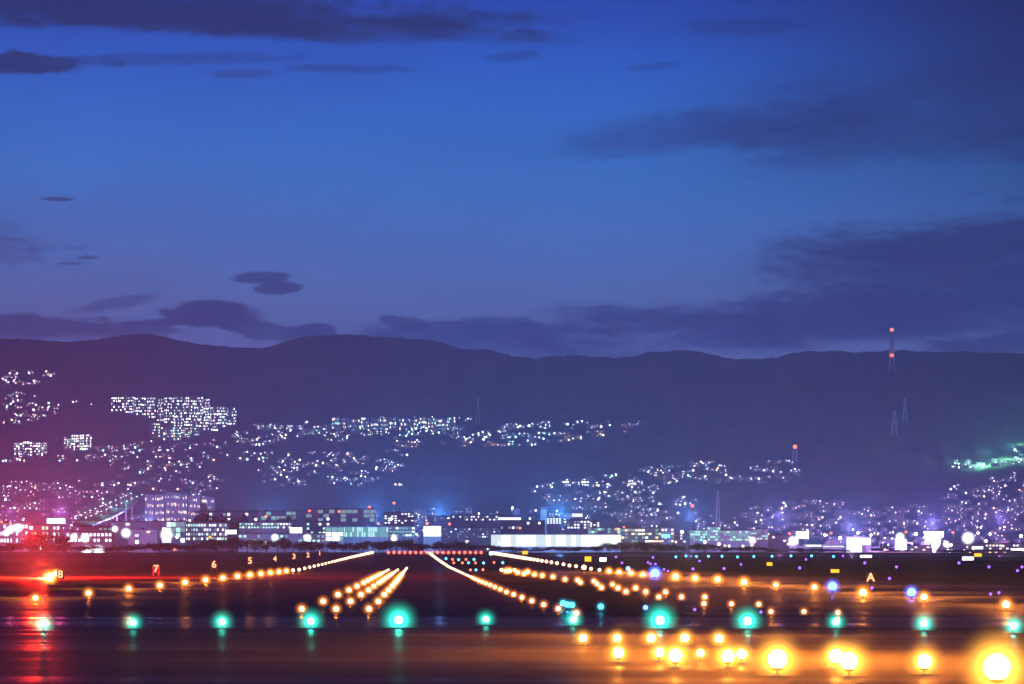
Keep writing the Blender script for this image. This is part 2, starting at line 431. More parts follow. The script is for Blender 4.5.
def painted_halo_mesh(c):
    """unit globe of volume emission, a painted halo round a lamp, thinning out towards its rim"""
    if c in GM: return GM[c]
    m, nt, out = nodes('painted_halo_'+c); n = nt.nodes; L = nt.links
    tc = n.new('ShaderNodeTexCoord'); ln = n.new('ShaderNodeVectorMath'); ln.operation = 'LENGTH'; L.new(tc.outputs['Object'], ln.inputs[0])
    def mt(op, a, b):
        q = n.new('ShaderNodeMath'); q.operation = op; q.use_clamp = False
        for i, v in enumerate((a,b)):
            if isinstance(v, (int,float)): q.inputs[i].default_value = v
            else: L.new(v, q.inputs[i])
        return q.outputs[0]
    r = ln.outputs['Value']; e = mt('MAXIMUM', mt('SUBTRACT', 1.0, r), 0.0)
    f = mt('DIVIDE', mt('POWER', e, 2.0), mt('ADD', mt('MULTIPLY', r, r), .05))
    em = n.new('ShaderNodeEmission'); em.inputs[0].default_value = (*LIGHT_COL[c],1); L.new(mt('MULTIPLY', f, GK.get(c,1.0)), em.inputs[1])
    L.new(em.outputs[0], out.inputs['Volume'])  # halo painted as self-emission, no scattered lamp light
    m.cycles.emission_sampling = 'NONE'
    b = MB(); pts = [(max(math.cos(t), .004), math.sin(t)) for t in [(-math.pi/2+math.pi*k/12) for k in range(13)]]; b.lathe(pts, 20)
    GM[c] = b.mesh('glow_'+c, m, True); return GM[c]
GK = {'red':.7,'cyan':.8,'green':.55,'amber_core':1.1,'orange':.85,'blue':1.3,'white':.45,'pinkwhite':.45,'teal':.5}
NSPOT = [0]
def lamp(x, y, c, r_px, label, group, watts=0.0, name='runway_light', cat='runway light', cone=14, full=None, hscale=1.0, glow=None):
    """airfield light whose lens is seen at x, y with radius r_px image pixels"""
    d = place(x, y).y
    for _ in range(4):
        sz = 2*r_px*d/F                     # unit fixture has a lens of radius .5
        p = place(x, y, .87*sz*hscale); d = p.y
    full = (d < 900) if full is None else full
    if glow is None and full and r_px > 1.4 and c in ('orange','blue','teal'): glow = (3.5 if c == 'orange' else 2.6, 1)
    fixture_meshes(c)
    if full:
        root = empty(name, p, 0, sz)
        for nm, me in fix_mesh[c]: link(nm, me, root)
    else:
        root = link(name, fix_mesh[c+'_far'], None, p); root.scale = (sz,)*3
    tag(root, label, cat, group)
    if watts:
        ld = bpy.data.lights.new('lamp_glow', 'SPOT'); ld.energy = KG*watts*d; ld.color = LIGHT_COL[c]
        ld.spot_size = D2R(cone); ld.spot_blend = 1; ld.shadow_soft_size = max(.12, .3*sz)
        lo = link('lamp_beam', ld, root)
        tgt = Vector((0,0,CAMZ)); src = p + Vector((0,0,.87*sz))
        dirv = (tgt-src).normalized()
        lo.rotation_mode = 'QUATERNION'; lo.rotation_quaternion = dirv.to_track_quat('-Z','Y')
        off = dirv*(.62*sz)
        lo.location = (Vector((0,0,.87*sz))+off)/sz
        lo.scale = (1/sz,)*3
        NSPOT[0] += 1
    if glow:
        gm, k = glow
        g = link('glow', painted_halo_mesh(c), root, (0,0,.87)); g.scale = (gm*.5,)*3  # emissive globe added as the lamp's painted halo
    return root
KG = 26.0
GB = 1.0   # global glow gain
# left edge row
NL = 50
for n in range(NL):
    x = 415-2334/(6.15+n); y = lerp_tab(LKN, x)
    r = max(1.3, 2.7-.07*n)
    lamp(x, y, 'orange', r, f'orange edge light, {ordn(n+1)} from the camera in the row left of the runway', 'left runway edge lights',
         watts=GB*(.9 if n < 15 else .6) if n < 15 or n % 4 == 0 else 0)
for n in range(82):
    x = 415+1268/(7.85+n); y = lerp_tab(RKN, x)
    r = max(1.2, 2.4-.07*n)
    lamp(x, y, 'orange', r, f'orange edge light, {ordn(n+1)} from the camera in the row right of the runway', 'right runway edge lights',
         watts=GB*(.12 if n < 12 else .3) if (n < 12 or n % 6 == 0) else 0)
# touchdown rows
ta = [(y,x) for x,y in [(301.7,609.7),(323.2,602.2),(338,595.4),(349,590.9),(357,586.9),(363.6,583.6),(389.9,569.9)]][::-1]
tb = [(y,x) for x,y in [(335.6,610),(350.6,602.2),(361,595.4),(369,590.6),(374.3,586.6),(398,570.5)]][::-1]
tcx = [(y,x) for x,y in [(369,609.7),(378.3,602.2),(384.3,595.4),(388.6,590.9),(392.3,587),(407,568.6)]][::-1]
dt = [place(400,y).y for y in (609.7,602.2,595.4,590.9,586.9,583.6)]
dt += [dt[-1]+50*k for k in range(1,12)]
for nm, tab in (('left',ta),('middle',tb),('right',tcx)):
    for i, d in enumerate(dt):
        y = ypix(CX, d)
        if y < tab[0][0]: continue
        lamp(lerp_tab(tab, y), y-.8, 'orange', max(1.2, 2.7-.12*i), f'orange light set in the runway, {ordn(i+1)} from the camera in the {nm} inner row',
             f'{nm} inner row of runway lights', watts=GB*.12 if i < 8 else 0, name='runway_inset_light')
# green threshold row
G = [(43.5,624.5,4.6,1),(133,622.8,4.2,.9),(222,622,4.4,1.3),(310.6,621.2,4.8,1.7),(398.6,620,5.4,3.2),(485.8,619.4,4.0,1.0),(573.3,619.8,4.2,.9),
     (660,620.3,5.8,2.3),(747.5,621,5.4,1.9),(836,622,4.3,.8),(924,623.5,4.9,.8),(1013.5,626,5.0,.8)]
for i,(x,y,r,g) in enumerate(G):
    lamp(x, y, 'green', r*.82, f'bright green threshold light, {ordn(i+1)} from the left in the green row', 'green threshold lights',
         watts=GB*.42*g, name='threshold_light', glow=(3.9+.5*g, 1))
# big approach lights
A = [(583,638.2,4.6),(617,638,4.6),(651,638.2,5),(684.8,638,5),(719,638.6,5),(618.5,652.8,6.4),(659.5,652.5,5.6),(675.5,655.5,8.2),
     (700.5,653,4.6),(728,656,7.8),(741.5,654.2,6),(777.5,659,11.5),(836,656,8.5),(849,661,10.5),(924.5,661.5,8.8),(997,667,16)]
for i,(x,y,r) in enumerate(A):
    if i < 5: lb = f'amber approach light, {ordn(i+1)} from the left in the upper of the two amber rows'
    else: lb = f'{"huge" if r>10 else "large" if r>7 else "small"} amber approach light, {ordn(i-4)} from the left in the lower amber row'
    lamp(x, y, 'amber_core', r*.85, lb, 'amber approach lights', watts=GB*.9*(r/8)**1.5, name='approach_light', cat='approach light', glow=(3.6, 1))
# parallel runway edge row
B = [(1006,604.5,4.2),(924,597,3.6),(863,592.5,4),(814.5,587,2.8),(776,585,2.6),(744,582,3.2),(717.7,579.4,3),(695,578,2.8),(675.5,576.7,3.2),
     (643,574.5,2.3),(630.8,573,2.3),(619,572,2.2),(609,571,2.2),(599.5,570,2),(591,568.8,2),(584,567.5,3),(576,566.3,2),(569.5,565.6,2),(563.5,564.4,2)]
x = 557.0
while x > 493:
    B.append((x, 553 + (x-492)*.158, 2.0)); x -= max(2.4, 5.6-.1*(557-x))
for i,(x,y,r) in enumerate(B):
    lamp(x, y, 'orange', r*.9, f'orange edge light, {ordn(i+1)} from the right in the long row crossing the field', 'parallel runway edge lights',
         watts=GB*(1.2 if i < 9 else .4) if i < 20 or i % 4 == 0 else 0)
# scattered inner lights of the parallel runway
C_ = [(514.5,570),(517.6,572.5),(523.9,573.7),(527.6,571.9),(534.5,574.4),(542.4,575.6),(553,576.9),(565,579.4),(577.6,580),(580.5,582.5),(593.9,581.2),
      (597,583.9),(601.3,587.4),(612.5,584.4),(618,588),(626,591.7),(635.7,588),(645.8,591.7),(658.8,597),(665.5,592),(681.5,597),(704.7,597),
      (704,603.6),(731.5,603.9),(758.8,604.3),(771,611.6),(804,611.6),(838,612.4),(501.5,570),(506,571),(509.6,570.6)]
for i,(x,y) in enumerate(sorted(C_)):
    lamp(x, y, 'orange', 2.2 if y > 585 else 1.9, f'small orange light, {ordn(i+1)} from the left of those scattered over the grass', 'small orange taxiway lights',
         watts=GB*.5 if i % 2 == 0 else 0, name='taxiway_light', cat='taxiway light')
# red end row
xr = [388.5+5.45*k for k in range(18)]
for i,x in enumerate(xr):
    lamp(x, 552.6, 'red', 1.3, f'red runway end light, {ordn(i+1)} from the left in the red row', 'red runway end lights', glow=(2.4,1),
         watts=GB*.25 if i % 2 == 0 else 0, name='runway_end_light')
def few(lst, c, r, what, grp, w=0, nm='taxiway_light', cat='taxiway light'):
    lst = sorted(lst)
    for i,(x,y) in enumerate(lst):
        lamp(x, y, c, r, f'{what}, {ordn(i+1)} from the left of its kind', grp, watts=w, name=nm, cat=cat)
few([(452.5,559.4),(466,559.4),(453.8,562.9),(462.4,562.9),(475.6,562.9),(494,562.5),(470.5,570),(483,569.8)], 'red', 1.2,
    'small red orange light between the runways', 'red orange lights between the runways')
few([(446,558.7),(458.6,559.7),(474,559.4),(468.6,562.8),(483.6,563),(502.8,562.8),(476,570)], 'cyan', 1.3,
    'small pale blue light between the two runways', 'pale blue lights between the runways')
few([(675.9,556.9),(686,556),(696.5,556.5),(708.4,556.3),(722,556.3),(737.5,557),(753.8,556.5),(772,556.3),(791,556),(811.6,556),(833.5,556.5)], 'cyan', 1.25,
    'cyan taxiway light before the trees', 'cyan taxiway lights')
few([(616,557),(622,563),(653,557.5),(655.5,564),(648,562.5),(650.5,564),(664,569.5),(668,571),(699.5,561),(741,564.5),(806,559.5),(843,556)], 'purple', 1.2,
    'tiny violet taxiway light', 'tiny violet taxiway lights')
few([(724,568.6),(799.7,568),(864.8,563),(896.5,567),(872,588),(889.5,578.5),(959,563),(989,567),(1017.5,570.7),(990.6,594),(999,592.7),(1022,567),(693,569),(761,612),(694.7,609.6)], 'purple', 1.5,
    'violet taxiway light on the warm field', 'violet taxiway lights', 0)
few([(655,573.2)], 'blue', 4.2, 'large glaring blue white light', 'blue', .9)
few([(628,568.5),(645.5,607.5)], 'blue', 2.2, 'blue light beside the orange rows', 'blue field lights', .2)
few([(832.5,586.3),(911.5,592.3)], 'blue', 4.2, 'large blue light on the wet taxiway', 'large blue lights', .7)
few([(563,603.2),(567.3,604.6),(572,605),(600.8,606.6)], 'teal', 3.0, 'teal light close to the right runway edge row', 'teal lights', .25)
few([(488.3,549),(491,553.5),(491.5,547)], 'white', 2.0, 'blue white light by the red row', 'blue white lights', .4)
few([(394,548.2),(463.6,547.8)], 'red', 1.6, 'red lamp standing just above the red row', 'red lamps', .4)
# the red-orange beacon glaring at the left edge of the field
lamp(49.5,577.5,'amber_core',4.2,'glaring red orange beacon beside the lit number eight','red orange beacons',0,'beacon','beacon',glow=(2.8,1))
lamp(56,573.5,'amber_core',2.6,'smaller lamp touching the glaring red orange beacon','red orange beacons',0,'beacon','beacon',glow=(2.8,1))
bp_ = place(50,577.5)
def point(name, loc, col, w, r=.5):
    ld = bpy.data.lights.new(name, 'POINT'); ld.energy = w; ld.color = col; ld.shadow_soft_size = r
    return link(name, ld, None, loc)
def beam(name, loc, col, L60, r=.6, tilt=42, cone=86):
    """wide lamp beam raised over the ground; L60: brightness of the lit haze 60 px beside it"""
    ld = bpy.data.lights.new(name, 'SPOT'); ld.energy = L60*(60*loc.y/F)/2e-5*39.5; ld.color = col; ld.shadow_soft_size = r
    ld.spot_size = D2R(cone); ld.spot_blend = 1
    o = link(name, ld, None, loc); o.rotation_mode = 'QUATERNION'; o.rotation_quaternion = Vector((0,-math.cos(D2R(tilt)),math.sin(D2R(tilt)))).to_track_quat('-Z','Y')
    return o
BEACON_FILL = (bp_+Vector((-4,-3,10.0)), (1,.010,.004), .075, .4)  # unseen red point added above the beacon to redden ground and haze
ldb = bpy.data.lights.new('beacon_beam','SPOT'); ldb.energy = 1.4e7; ldb.color = (1,.03,.01); ldb.spot_size = D2R(30); ldb.spot_blend = .6; ldb.shadow_soft_size = .9
lob = link('beacon_beam', ldb, None, bp_+Vector((-1,-5,1.8))); lob.rotation_euler = (D2R(89.5),0,0)
lob.rotation_mode='QUATERNION'; lob.rotation_quaternion = (Vector((0,0,0))-lob.location).to_track_quat('-Z','Y')
def added_point(loc, col, L60, r=.3):
    """unseen point light added without a fixture: lights the ground about it and the haze; L60 as for beam()"""
    ld = bpy.data.lights.new('added_fill', 'POINT'); ld.energy = L60*(60*loc.y/F)/2e-5*39.5; ld.color = col; ld.shadow_soft_size = r
    return link('added_fill', ld, None, loc)
added_point(*BEACON_FILL)
for (ax,ay,ar) in A: added_point(place(ax, ay-2)+Vector((0,-.6,6.5)), (1,.25,.02), .0010*(ar/8)**1.2)  # unseen orange points added high over these lamps and the rows below
for (bx,by,br) in B[:12]: added_point(place(bx, by)+Vector((0,-.8,11.0)), (1,.27,.04), .0024)
for n in range(0,12,2):
    lx = 415-2334/(6.15+n); added_point(place(lx, lerp_tab(LKN, lx))+Vector((0,-.8,9.0)), (1,.25,.03), .0012)
lamp(169+6,549.5,'red',1.8,'single red lamp in front of the dark trees above the left edge row','red obstruction lamps',0,'obstruction_light','obstruction light')

# ------------------------------------------------------------------ lit number and guidance signs
def txt_mesh(ch, size, m):
    cu = bpy.data.curves.new('glyph', 'FONT'); cu.body = ch; cu.size = size; cu.extrude = size*.03; cu.offset = size*.02
    cu.align_x = 'CENTER'; cu.align_y = 'CENTER'
    o = bpy.data.objects.new('tmp_text', cu); COL.objects.link(o)
    dg = bpy.context.evaluated_depsgraph_get()
    me = bpy.data.meshes.new_from_object(o.evaluated_get(dg)); me.name = 'glyph_'+ch
    bpy.data.objects.remove(o); me.materials.clear(); me.materials.append(m)
    return me
E['glyph'] = emis('glyph_glow', (1.0,.42,.20), 2.2)
def number_sign(ch, x, y, hpx, label):
    d = place(x, y, 1.5).y
    for _ in range(3):
        h = hpx*d/F; p = place(x, y, h*.75+.3); d = p.y
    root = empty('number_sign' if ch.isdigit() else 'letter_sign', p)
    w = h*.9
    b = MB(); b.box(-w*.55, w*.55, 0, h*.12, .3+h*.2, .3+h*1.3); link('panel', b.mesh('sign_panel', M['dark']), root)
    for sx in (-1,1):
        l = MB(); l.box(sx*w*.4-.06, sx*w*.4+.06, h*.03, h*.09, 0, .3+h*.2); link('leg', l.mesh('sign_leg', M['metal']), root)
    g = link('numeral' if ch.isdigit() else 'letter', txt_mesh(ch, h*1.38, E['glyph']), root, (0, -h*.05, .3+h*.75)); g.rotation_euler = (D2R(90),0,0)
    tag(root, label, 'sign', 'lit distance signs' if ch.isdigit() else None)
for ch,x,y,h in [('8',60.4,574.6,9.5),('7',156,569,9),('6',214,564.6,8.5),('5',250,560.9,7.8),('4',275,559,6.5),('3',294,556.7,6.4),('2',308,555.2,5.8),('1',319.7,553.4,5.4)]:
    number_sign(ch, x, y, h*.8, f'small distance sign showing a glowing {ch} above the left edge row')
number_sign('A', 870.7, 577.6, 8.5, 'taxiway sign showing a glowing letter A on the orange lit field')
def guidance(x, y, wpx, hpx, label, m='yellow'):
    p = place(x, y+hpx/2, .3); w = wpx*p.y/F; h = hpx*p.y/F
    root = empty('guidance_sign', p)
    b = MB(); b.box(-w/2, w/2, .05, .3, .3, .3+h); link('cabinet', b.mesh('sign_cabinet', M['dark']), root)
    f = MB(); f.box(-w*.47, w*.47, -.02, .05, .3+h*.08, .3+h*.92); link('lit_face', f.mesh('sign_face', E[m]), root)
    for s in (-1,1):
        l = MB(); l.box(s*w*.35-.05, s*w*.35+.05, .12, .22, 0, .3); link('leg', l.mesh('sign_leg', M['metal']), root)
    tag(root, label, 'sign')
guidance(835,571,9,4,'glowing yellow taxiway sign above the left large blue light')
guidance(769.5,564,6,4,'glowing yellow taxiway sign left of the mast with white lamps')
guidance(525,552.6,6,4,'yellow lit sign near the white floodlit hangar, leftmost yellow one')
guidance(588,559,7,6,'tall yellow lit sign between the orange light rows')
guidance(603,559.5,7,4,'pinkish white lit sign right of the tall yellow one','pinkwhite')
guidance(866,556.3,12,2.5,'long low pinkish white lit panel below the floodlit white building','pinkwhite')
guidance(968,558.5,12,3.5,'long white lit panel beside yellow lamps at far right','pinkwhite')
guidance(978,555,8,4,'yellow lit panel beside the long white one at far right')

# ------------------------------------------------------------------ trees of the belt behind the airfield
def crown_mesh(seed, m, wide=1.0):
    """foliage spread through a lumpy volume, unit: 1 m high crown of radius ~.5, standing on z=0.15"""
    r = random.Random(seed); mb = MB()
    lobes = [(Vector((r.uniform(-.3,.3)*wide, r.uniform(-.3,.3)*wide, r.uniform(.35,.85))), r.uniform(.14,.27)) for _ in range(11)]
    for c, rad in lobes:
        for _ in range(95):
            v = Vector((r.gauss(0,1), r.gauss(0,1), r.gauss(0,1))).normalized()*rad*(r.random()**.33)
            p = c + Vector((v.x*wide, v.y*wide, v.z*.85))
            if p.z < .12: continue
            u = Vector((r.gauss(0,1), r.gauss(0,1), r.gauss(0,1))).normalized(); w = u.orthogonal().normalized()
            s = r.uniform(.022,.05); mb.m = 0 if r.random() < .6 else 1
            mb.add([p-u*s, p+w*s*.8, p+u*s, p-w*s*.8], [(0,1,2,3)])
    return mb.mesh('crown', [M['leaf'], M['leaf2']])
def trunk_mesh(seed):
    r = random.Random(seed); mb = MB(); mb.bar((0,0,0),(0,0,.4),.035,.024,7)
    for k in range(5):
        a = k*1.26+r.random(); mb.bar((0,0,.22+.04*k),(math.cos(a)*.26,math.sin(a)*.26,.45+.07*k),.016,.006,5)
    return mb.mesh('trunk', M['bark'])
CR = [crown_mesh(i, None, w) for i,w in ((1,1.0),(2,1.3),(3,.9),(4,1.6),(5,1.15))]
TR = [trunk_mesh(i) for i in range(3)]
def tree(p, h, w, i, label, group='trees of the dark belt behind the field', nm='broadleaf_tree'):
    root = empty(nm, p, R.uniform(0,6.28)); 
    a = link('trunk', TR[i%3], root); a.scale = (h,h,h)
    b = link('crown', CR[i%5], root); b.scale = (w,w,h*.95)
    tag(root, label, 'tree', group); return root
# dark mound shaped tree at left
def tree_px(x, ytop, wpx, d, i, label, **k):
    p = Vector(((x-CX)*d/F, d, terrain_z((x-CX)*d/F, d)))
    zt = CAMZ + (HY-ytop)*d/F
    return tree(p, max(3, (zt-p.z)*1.05), wpx*d/F, i, label, **k)
tree_px(46,530,36,3320,1,'large dome shaped dark tree above the glaring red beacon')
tree_px(30,538,20,3350,0,'bushy dark tree left of the large dome shaped tree')
tree_px(66,538,18,3340,2,'dark tree right of the large dome shaped tree')
belt = [(0,544),(20,543),(78,545),(100,548),(118,545),(150,543),(178,544),(200,543),(215,538),(232,536),(246,537),(262,541),(282,537),(295,542),(318,540),(340,542),
        (360,541),(400,540),(430,541),(470,542),(490,545),(512,548),(545,547),(590,546),(612,543),(622,541),(640,541),(660,544),(690,543),(720,546),(750,547),(800,549),(900,552),(960,554),(1040,554)]
x = -30; k = 0
while x < 1050:
    w = R.uniform(11,21)
    yt = lerp_tab(belt, x) + R.uniform(-1.2,2.2)
    if not (852 < x < 875 or 918 < x < 945):
        part = 'left of the runway end' if x < 380 else 'below the long white hangar' if x < 640 else 'right of the long white hangar'
        tree_px(x, yt, w*1.25, R.uniform(3230,3330), k, f'dark low tree {part}, {ordn(k+1)} from the left')
    x += w*.62; k += 1
for j,(x,yt,w) in enumerate([(200,512,26),(228,512,24),(242,514,18),(212,515,20),(286,516,20),(208,500,18),(205,506,14)]):
    tree_px(x, yt, w, 3900 if j < 5 else 4600, j, f'dark tree among the pale buildings on the left, {ordn(j+1)} of its cluster', group='trees among the left buildings')

# ------------------------------------------------------------------ town and airport buildings
def cubes(x0,x1,y0,y1,z0,z1,m,nm):
    b = MB(); b.box(x0,x1,y0,y1,z0,z1); return b.mesh(nm, m)
WIN = {}
def win_mesh(k):
    if k not in WIN:
        b = MB(); b.box(-.5,.5,-.04,.04,-.5,.5); WIN[k] = b.mesh('window_'+k, E[k])
    return WIN[k]
NWIN = [0]
def building(x0, x1, ytop, d, label, wall='wall_white', roof='roof', wins=None, cols=0, rows_=0, fill=.8, wmat='win_w', hk=.5, ybase=None, kind='airport_building',
             cat='building', group=None, depth=None, pitched=False, mixed=None, parapet=True, fw=.6):
    p = Vector((((x0+x1)/2-CX)*d/F, d, 0)); p.z = terrain_z(p.x, d)
    W_ = (x1-x0)*d/F; H = (HY-ytop)*d/F + CAMZ - p.z; D_ = depth or max(12, min(40, W_*.5))
    root = empty(kind, p)
    if pitched:
        b = MB(); b.box(-W_/2, W_/2, 0, D_, -2, H*.55); link('wall', b.mesh('wall', M[wall]), root)
        b = MB(); e = 1.5
        b.add([(-W_/2-e,-e,H*.55),(W_/2+e,-e,H*.55),(W_/2+e,D_+e,H*.55),(-W_/2-e,D_+e,H*.55),(-W_/5,D_/2,H),(W_/5,D_/2,H)],
              [(0,1,5,4),(2,3,4,5),(1,2,5),(3,0,4),(0,3,2,1)]); link('roof', b.mesh('roof', M[roof]), root)
        zt = H*.52
    else:
        b = MB(); b.box(-W_/2, W_/2, 0, D_, -2, H-.8); link('wall', b.mesh('wall', M[wall]), root)
        b = MB(); b.box(-W_/2-.4, W_/2+.4, -.4, D_+.4, H-.8, H)
        q = R.Random(1) if False else R
        for _ in range(max(1,int(W_/30))):
            cx_ = R.uniform(-W_/2+4, W_/2-4) if W_ > 12 else 0; b.box(cx_-1.6, cx_+1.6, 3, 6, H, H+1.6)
        rf = link('roof', b.mesh('roof', M[roof]), root); zt = H-1.2
    if cols:
        zb = (CAMZ + (HY-ybase)*d/F - p.z) if ybase else 1.0
        n = 0
        cw = W_/cols; rh = (zt-zb)/rows_
        for r_ in range(rows_):
            for c_ in range(cols):
                if R.random() > fill or n >= 100: continue
                mk = R.choice(mixed) if mixed else wmat
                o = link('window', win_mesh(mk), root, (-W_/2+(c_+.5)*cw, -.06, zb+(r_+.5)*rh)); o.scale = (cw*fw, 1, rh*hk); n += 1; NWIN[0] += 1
    tag(root, label, cat, group); return root
B_ = building
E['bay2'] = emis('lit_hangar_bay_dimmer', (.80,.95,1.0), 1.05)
B_(0,28,522,3650,'low pale building with bright windows behind the trees at far left','wall_white',cols=9,rows_=3,fill=.7,mixed=['win_w','win_p','win_w'],ybase=544)
B_(30,60,524,3700,'pale greenish building left of the lit billboard','wall_beige',cols=8,rows_=3,fill=.6,mixed=['win_o','win_p','win_g'],ybase=543)
B_(66,112,531,3620,'long low hall with a row of bright windows right of the dome shaped tree','wall_beige',cols=12,rows_=2,fill=.8,mixed=['win_w','win_p'],ybase=543)
B_(80,126,526,3800,'two storey pinkish block behind the long low hall','wall_beige',cols=10,rows_=3,fill=.6,mixed=['win_p','win_o','win_dim'],ybase=540)
B_(112,162,521,3720,'plain pale warehouse with a flat roof left of the bright stair facade','wall_white',cols=8,rows_=4,fill=.15,mixed=['win_dim','win_w'],ybase=540)
B_(128,157,529,3600,'low annexe in front of the plain pale warehouse','wall_white',cols=5,rows_=3,fill=.3,mixed=['win_w','win_o'],ybase=541)
B_(162,185,520.8,3700,'floodlit pale facade with greenish light at its foot','wall_white',cols=5,rows_=4,fill=.75,mixed=['win_g','win_dim','win_dim','win_w'],ybase=543,fw=.9,hk=.8)
B_(185,227,522,3760,'long two storey building with rows of bright windows','wall_white',cols=16,rows_=4,fill=.75,mixed=['win_w','win_dim','win_w','win_g'],ybase=541)
B_(195,258,511,4300,'far pale hall behind the dark trees','wall_white',cols=14,rows_=2,fill=.35,mixed=['win_dim','win_w'],ybase=522)
B_(239,291,521.5,3800,'lit office wing with two window rows below the far hall','wall_white',cols=18,rows_=2,fill=.85,mixed=['win_g','win_w','win_dim'],ybase=529)
B_(238,330,533,3620,'long low terminal wing with greenish front behind the trees','wall_white',cols=20,rows_=2,fill=.45,mixed=['win_g','win_dim','win_teal'],ybase=543)
B_(256,306,510.5,4350,'pale blue hall with a dark tree before it','wall_white',cols=10,rows_=2,fill=.35,mixed=['win_dim','win_teal'],ybase=520,fw=.9,hk=.8)
B_(306,375,508.5,4250,'largest pale blue hangar of the left group','wall_white',cols=12,rows_=3,fill=.35,mixed=['win_dim'],ybase=522,fw=.9,hk=.8)
B_(306,330,521,3900,'small dark block under the largest pale blue hangar','wall_grey',cols=6,rows_=3,fill=.4,mixed=['win_w','win_g'],ybase=535)
B_(325.5,343.5,526,3560,'square stair tower left of the glazed terminal','wall_white',cols=3,rows_=3,fill=.9,mixed=['win_teal','win_w'],ybase=541,fw=.85,hk=.8)
B_(343,388.5,526,3580,'glazed terminal with a teal band under its roof','wall_white','roof_teal',cols=20,rows_=2,fill=1,mixed=['win_teal','win_g'],ybase=537,fw=.7,hk=.9)
B_(389,415,525.5,3620,'pale block with three window bands right of the glazed terminal','wall_white',cols=8,rows_=3,fill=.8,mixed=['win_teal','win_w'],ybase=537,fw=.8)
B_(384,414,512,4300,'far apartment house with scattered lit windows left of the red lamp','wall_grey',cols=9,rows_=5,fill=.4,mixed=['win_w','win_p'],ybase=524)
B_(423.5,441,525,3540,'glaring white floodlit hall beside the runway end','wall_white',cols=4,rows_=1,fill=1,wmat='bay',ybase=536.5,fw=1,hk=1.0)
B_(441,500,527,3700,'long low block with scattered bluish windows right of the glaring white hall','wall_grey',cols=26,rows_=4,fill=.35,mixed=['win_w','win_dim','win_p','win_dim'],ybase=538)
B_(427,450,516,4300,'far hall with pale roof lights above the glaring white hall','wall_white',cols=7,rows_=3,fill=.35,mixed=['win_w','win_dim'],ybase=524)
B_(454.5,463,507,4600,'left of two pale roof blocks on the horizon','wall_white','wall_white',cols=2,rows_=2,fill=.5,mixed=['win_dim'],ybase=513)
B_(465,471.5,507,4600,'right of two pale roof blocks on the horizon','wall_white','wall_white',cols=2,rows_=2,fill=.5,mixed=['win_dim'],ybase=513)
B_(450,500,514.5,4450,'wide far building with two rows of lit windows','wall_grey',cols=22,rows_=2,fill=.55,mixed=['win_p','win_w','win_dim'],ybase=521)
B_(498,521,515.5,4400,'far building with a bright white window band','wall_white',cols=8,rows_=1,fill=1,mixed=['win_w'],ybase=521,fw=.9)
B_(500,545,520,4200,'low blue roofed building behind the long white hangar','wall_grey','roof_teal',cols=12,rows_=2,fill=.2,mixed=['win_w','win_dim'],ybase=530)
B_(513.5,520,508,4700,'slim faint tower on the left of its pair','wall_white')
B_(540.5,546.5,509,4700,'slim faint tower on the right of its pair','wall_white')
B_(546.5,561.5,517,4300,'bright windowed cube between the slim tower and the blue roofed hall','wall_white',cols=5,rows_=3,fill=.95,mixed=['win_w'],ybase=524)
B_(563.5,590,519.5,4100,'white office with bright floors below the blue roofed hall','wall_white',cols=8,rows_=3,fill=.8,mixed=['win_w','win_dim'],ybase=529)
B_(572,582.5,512.5,4200,'small hall with a glowing pale blue roof','wall_white','roof_teal',cols=2,rows_=1,fill=1,mixed=['bay'],ybase=517,fw=1,hk=.9)
B_(588,640,527,3800,'long teal green hall behind the right end of the white hangar','wall_white','roof',cols=16,rows_=3,fill=.6,mixed=['win_teal','win_g','win_dim'],ybase=536,fw=.9,hk=.8)
B_(589,600,521,4150,'grey house with a lit corner window','wall_grey',cols=3,rows_=3,fill=.5,mixed=['win_w'],ybase=528)
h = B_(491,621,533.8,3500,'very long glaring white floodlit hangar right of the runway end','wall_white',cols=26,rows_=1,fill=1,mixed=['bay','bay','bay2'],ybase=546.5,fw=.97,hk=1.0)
B_(621,662,527.5,3640,'pale green and cream building with a low front','wall_beige',cols=12,rows_=4,fill=.5,mixed=['win_teal','win_o','win_w'],ybase=543,fw=.8)
B_(661,674,527,3600,'narrow building with a violet lit roof edge','wall_white',cols=4,rows_=4,fill=.6,mixed=['win_p','win_dim'],ybase=543)
B_(674,692,533,3620,'low white block left of the teal terminal','wall_white',cols=6,rows_=3,fill=.4,mixed=['win_w','win_p'],ybase=543)
B_(690,708,529.5,3560,'left wing of the teal lit terminal','wall_white',cols=7,rows_=4,fill=.75,mixed=['win_g','win_teal'],ybase=541,fw=.8,hk=.7)
B_(707.5,720.5,526,3550,'tall middle block of the teal lit terminal','wall_white',cols=5,rows_=5,fill=.8,mixed=['win_g','win_teal'],ybase=541,fw=.8,hk=.7)
B_(720.5,751,529.8,3560,'right wing of the teal lit terminal','wall_white',cols=10,rows_=4,fill=.65,mixed=['win_g','win_teal','win_dim'],ybase=541,fw=.8,hk=.7)
B_(751,768,528.5,3620,'small greenish block right of the teal terminal','wall_white',cols=6,rows_=4,fill=.6,mixed=['win_g','win_dim'],ybase=540,fw=.8)
B_(768,790,534.5,3640,'plain grey shed right of the teal terminal','wall_grey',cols=6,rows_=3,fill=.3,mixed=['win_dim','win_p'],ybase=546)
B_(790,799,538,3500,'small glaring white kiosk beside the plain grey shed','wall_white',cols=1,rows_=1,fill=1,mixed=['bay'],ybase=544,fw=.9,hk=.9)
B_(805,826,537.5,3560,'left pale teal pavilion with a pitched roof','wall_white','roof_teal',cols=5,rows_=1,fill=1,mixed=['bay'],ybase=547,pitched=True,fw=.95,hk=.8)
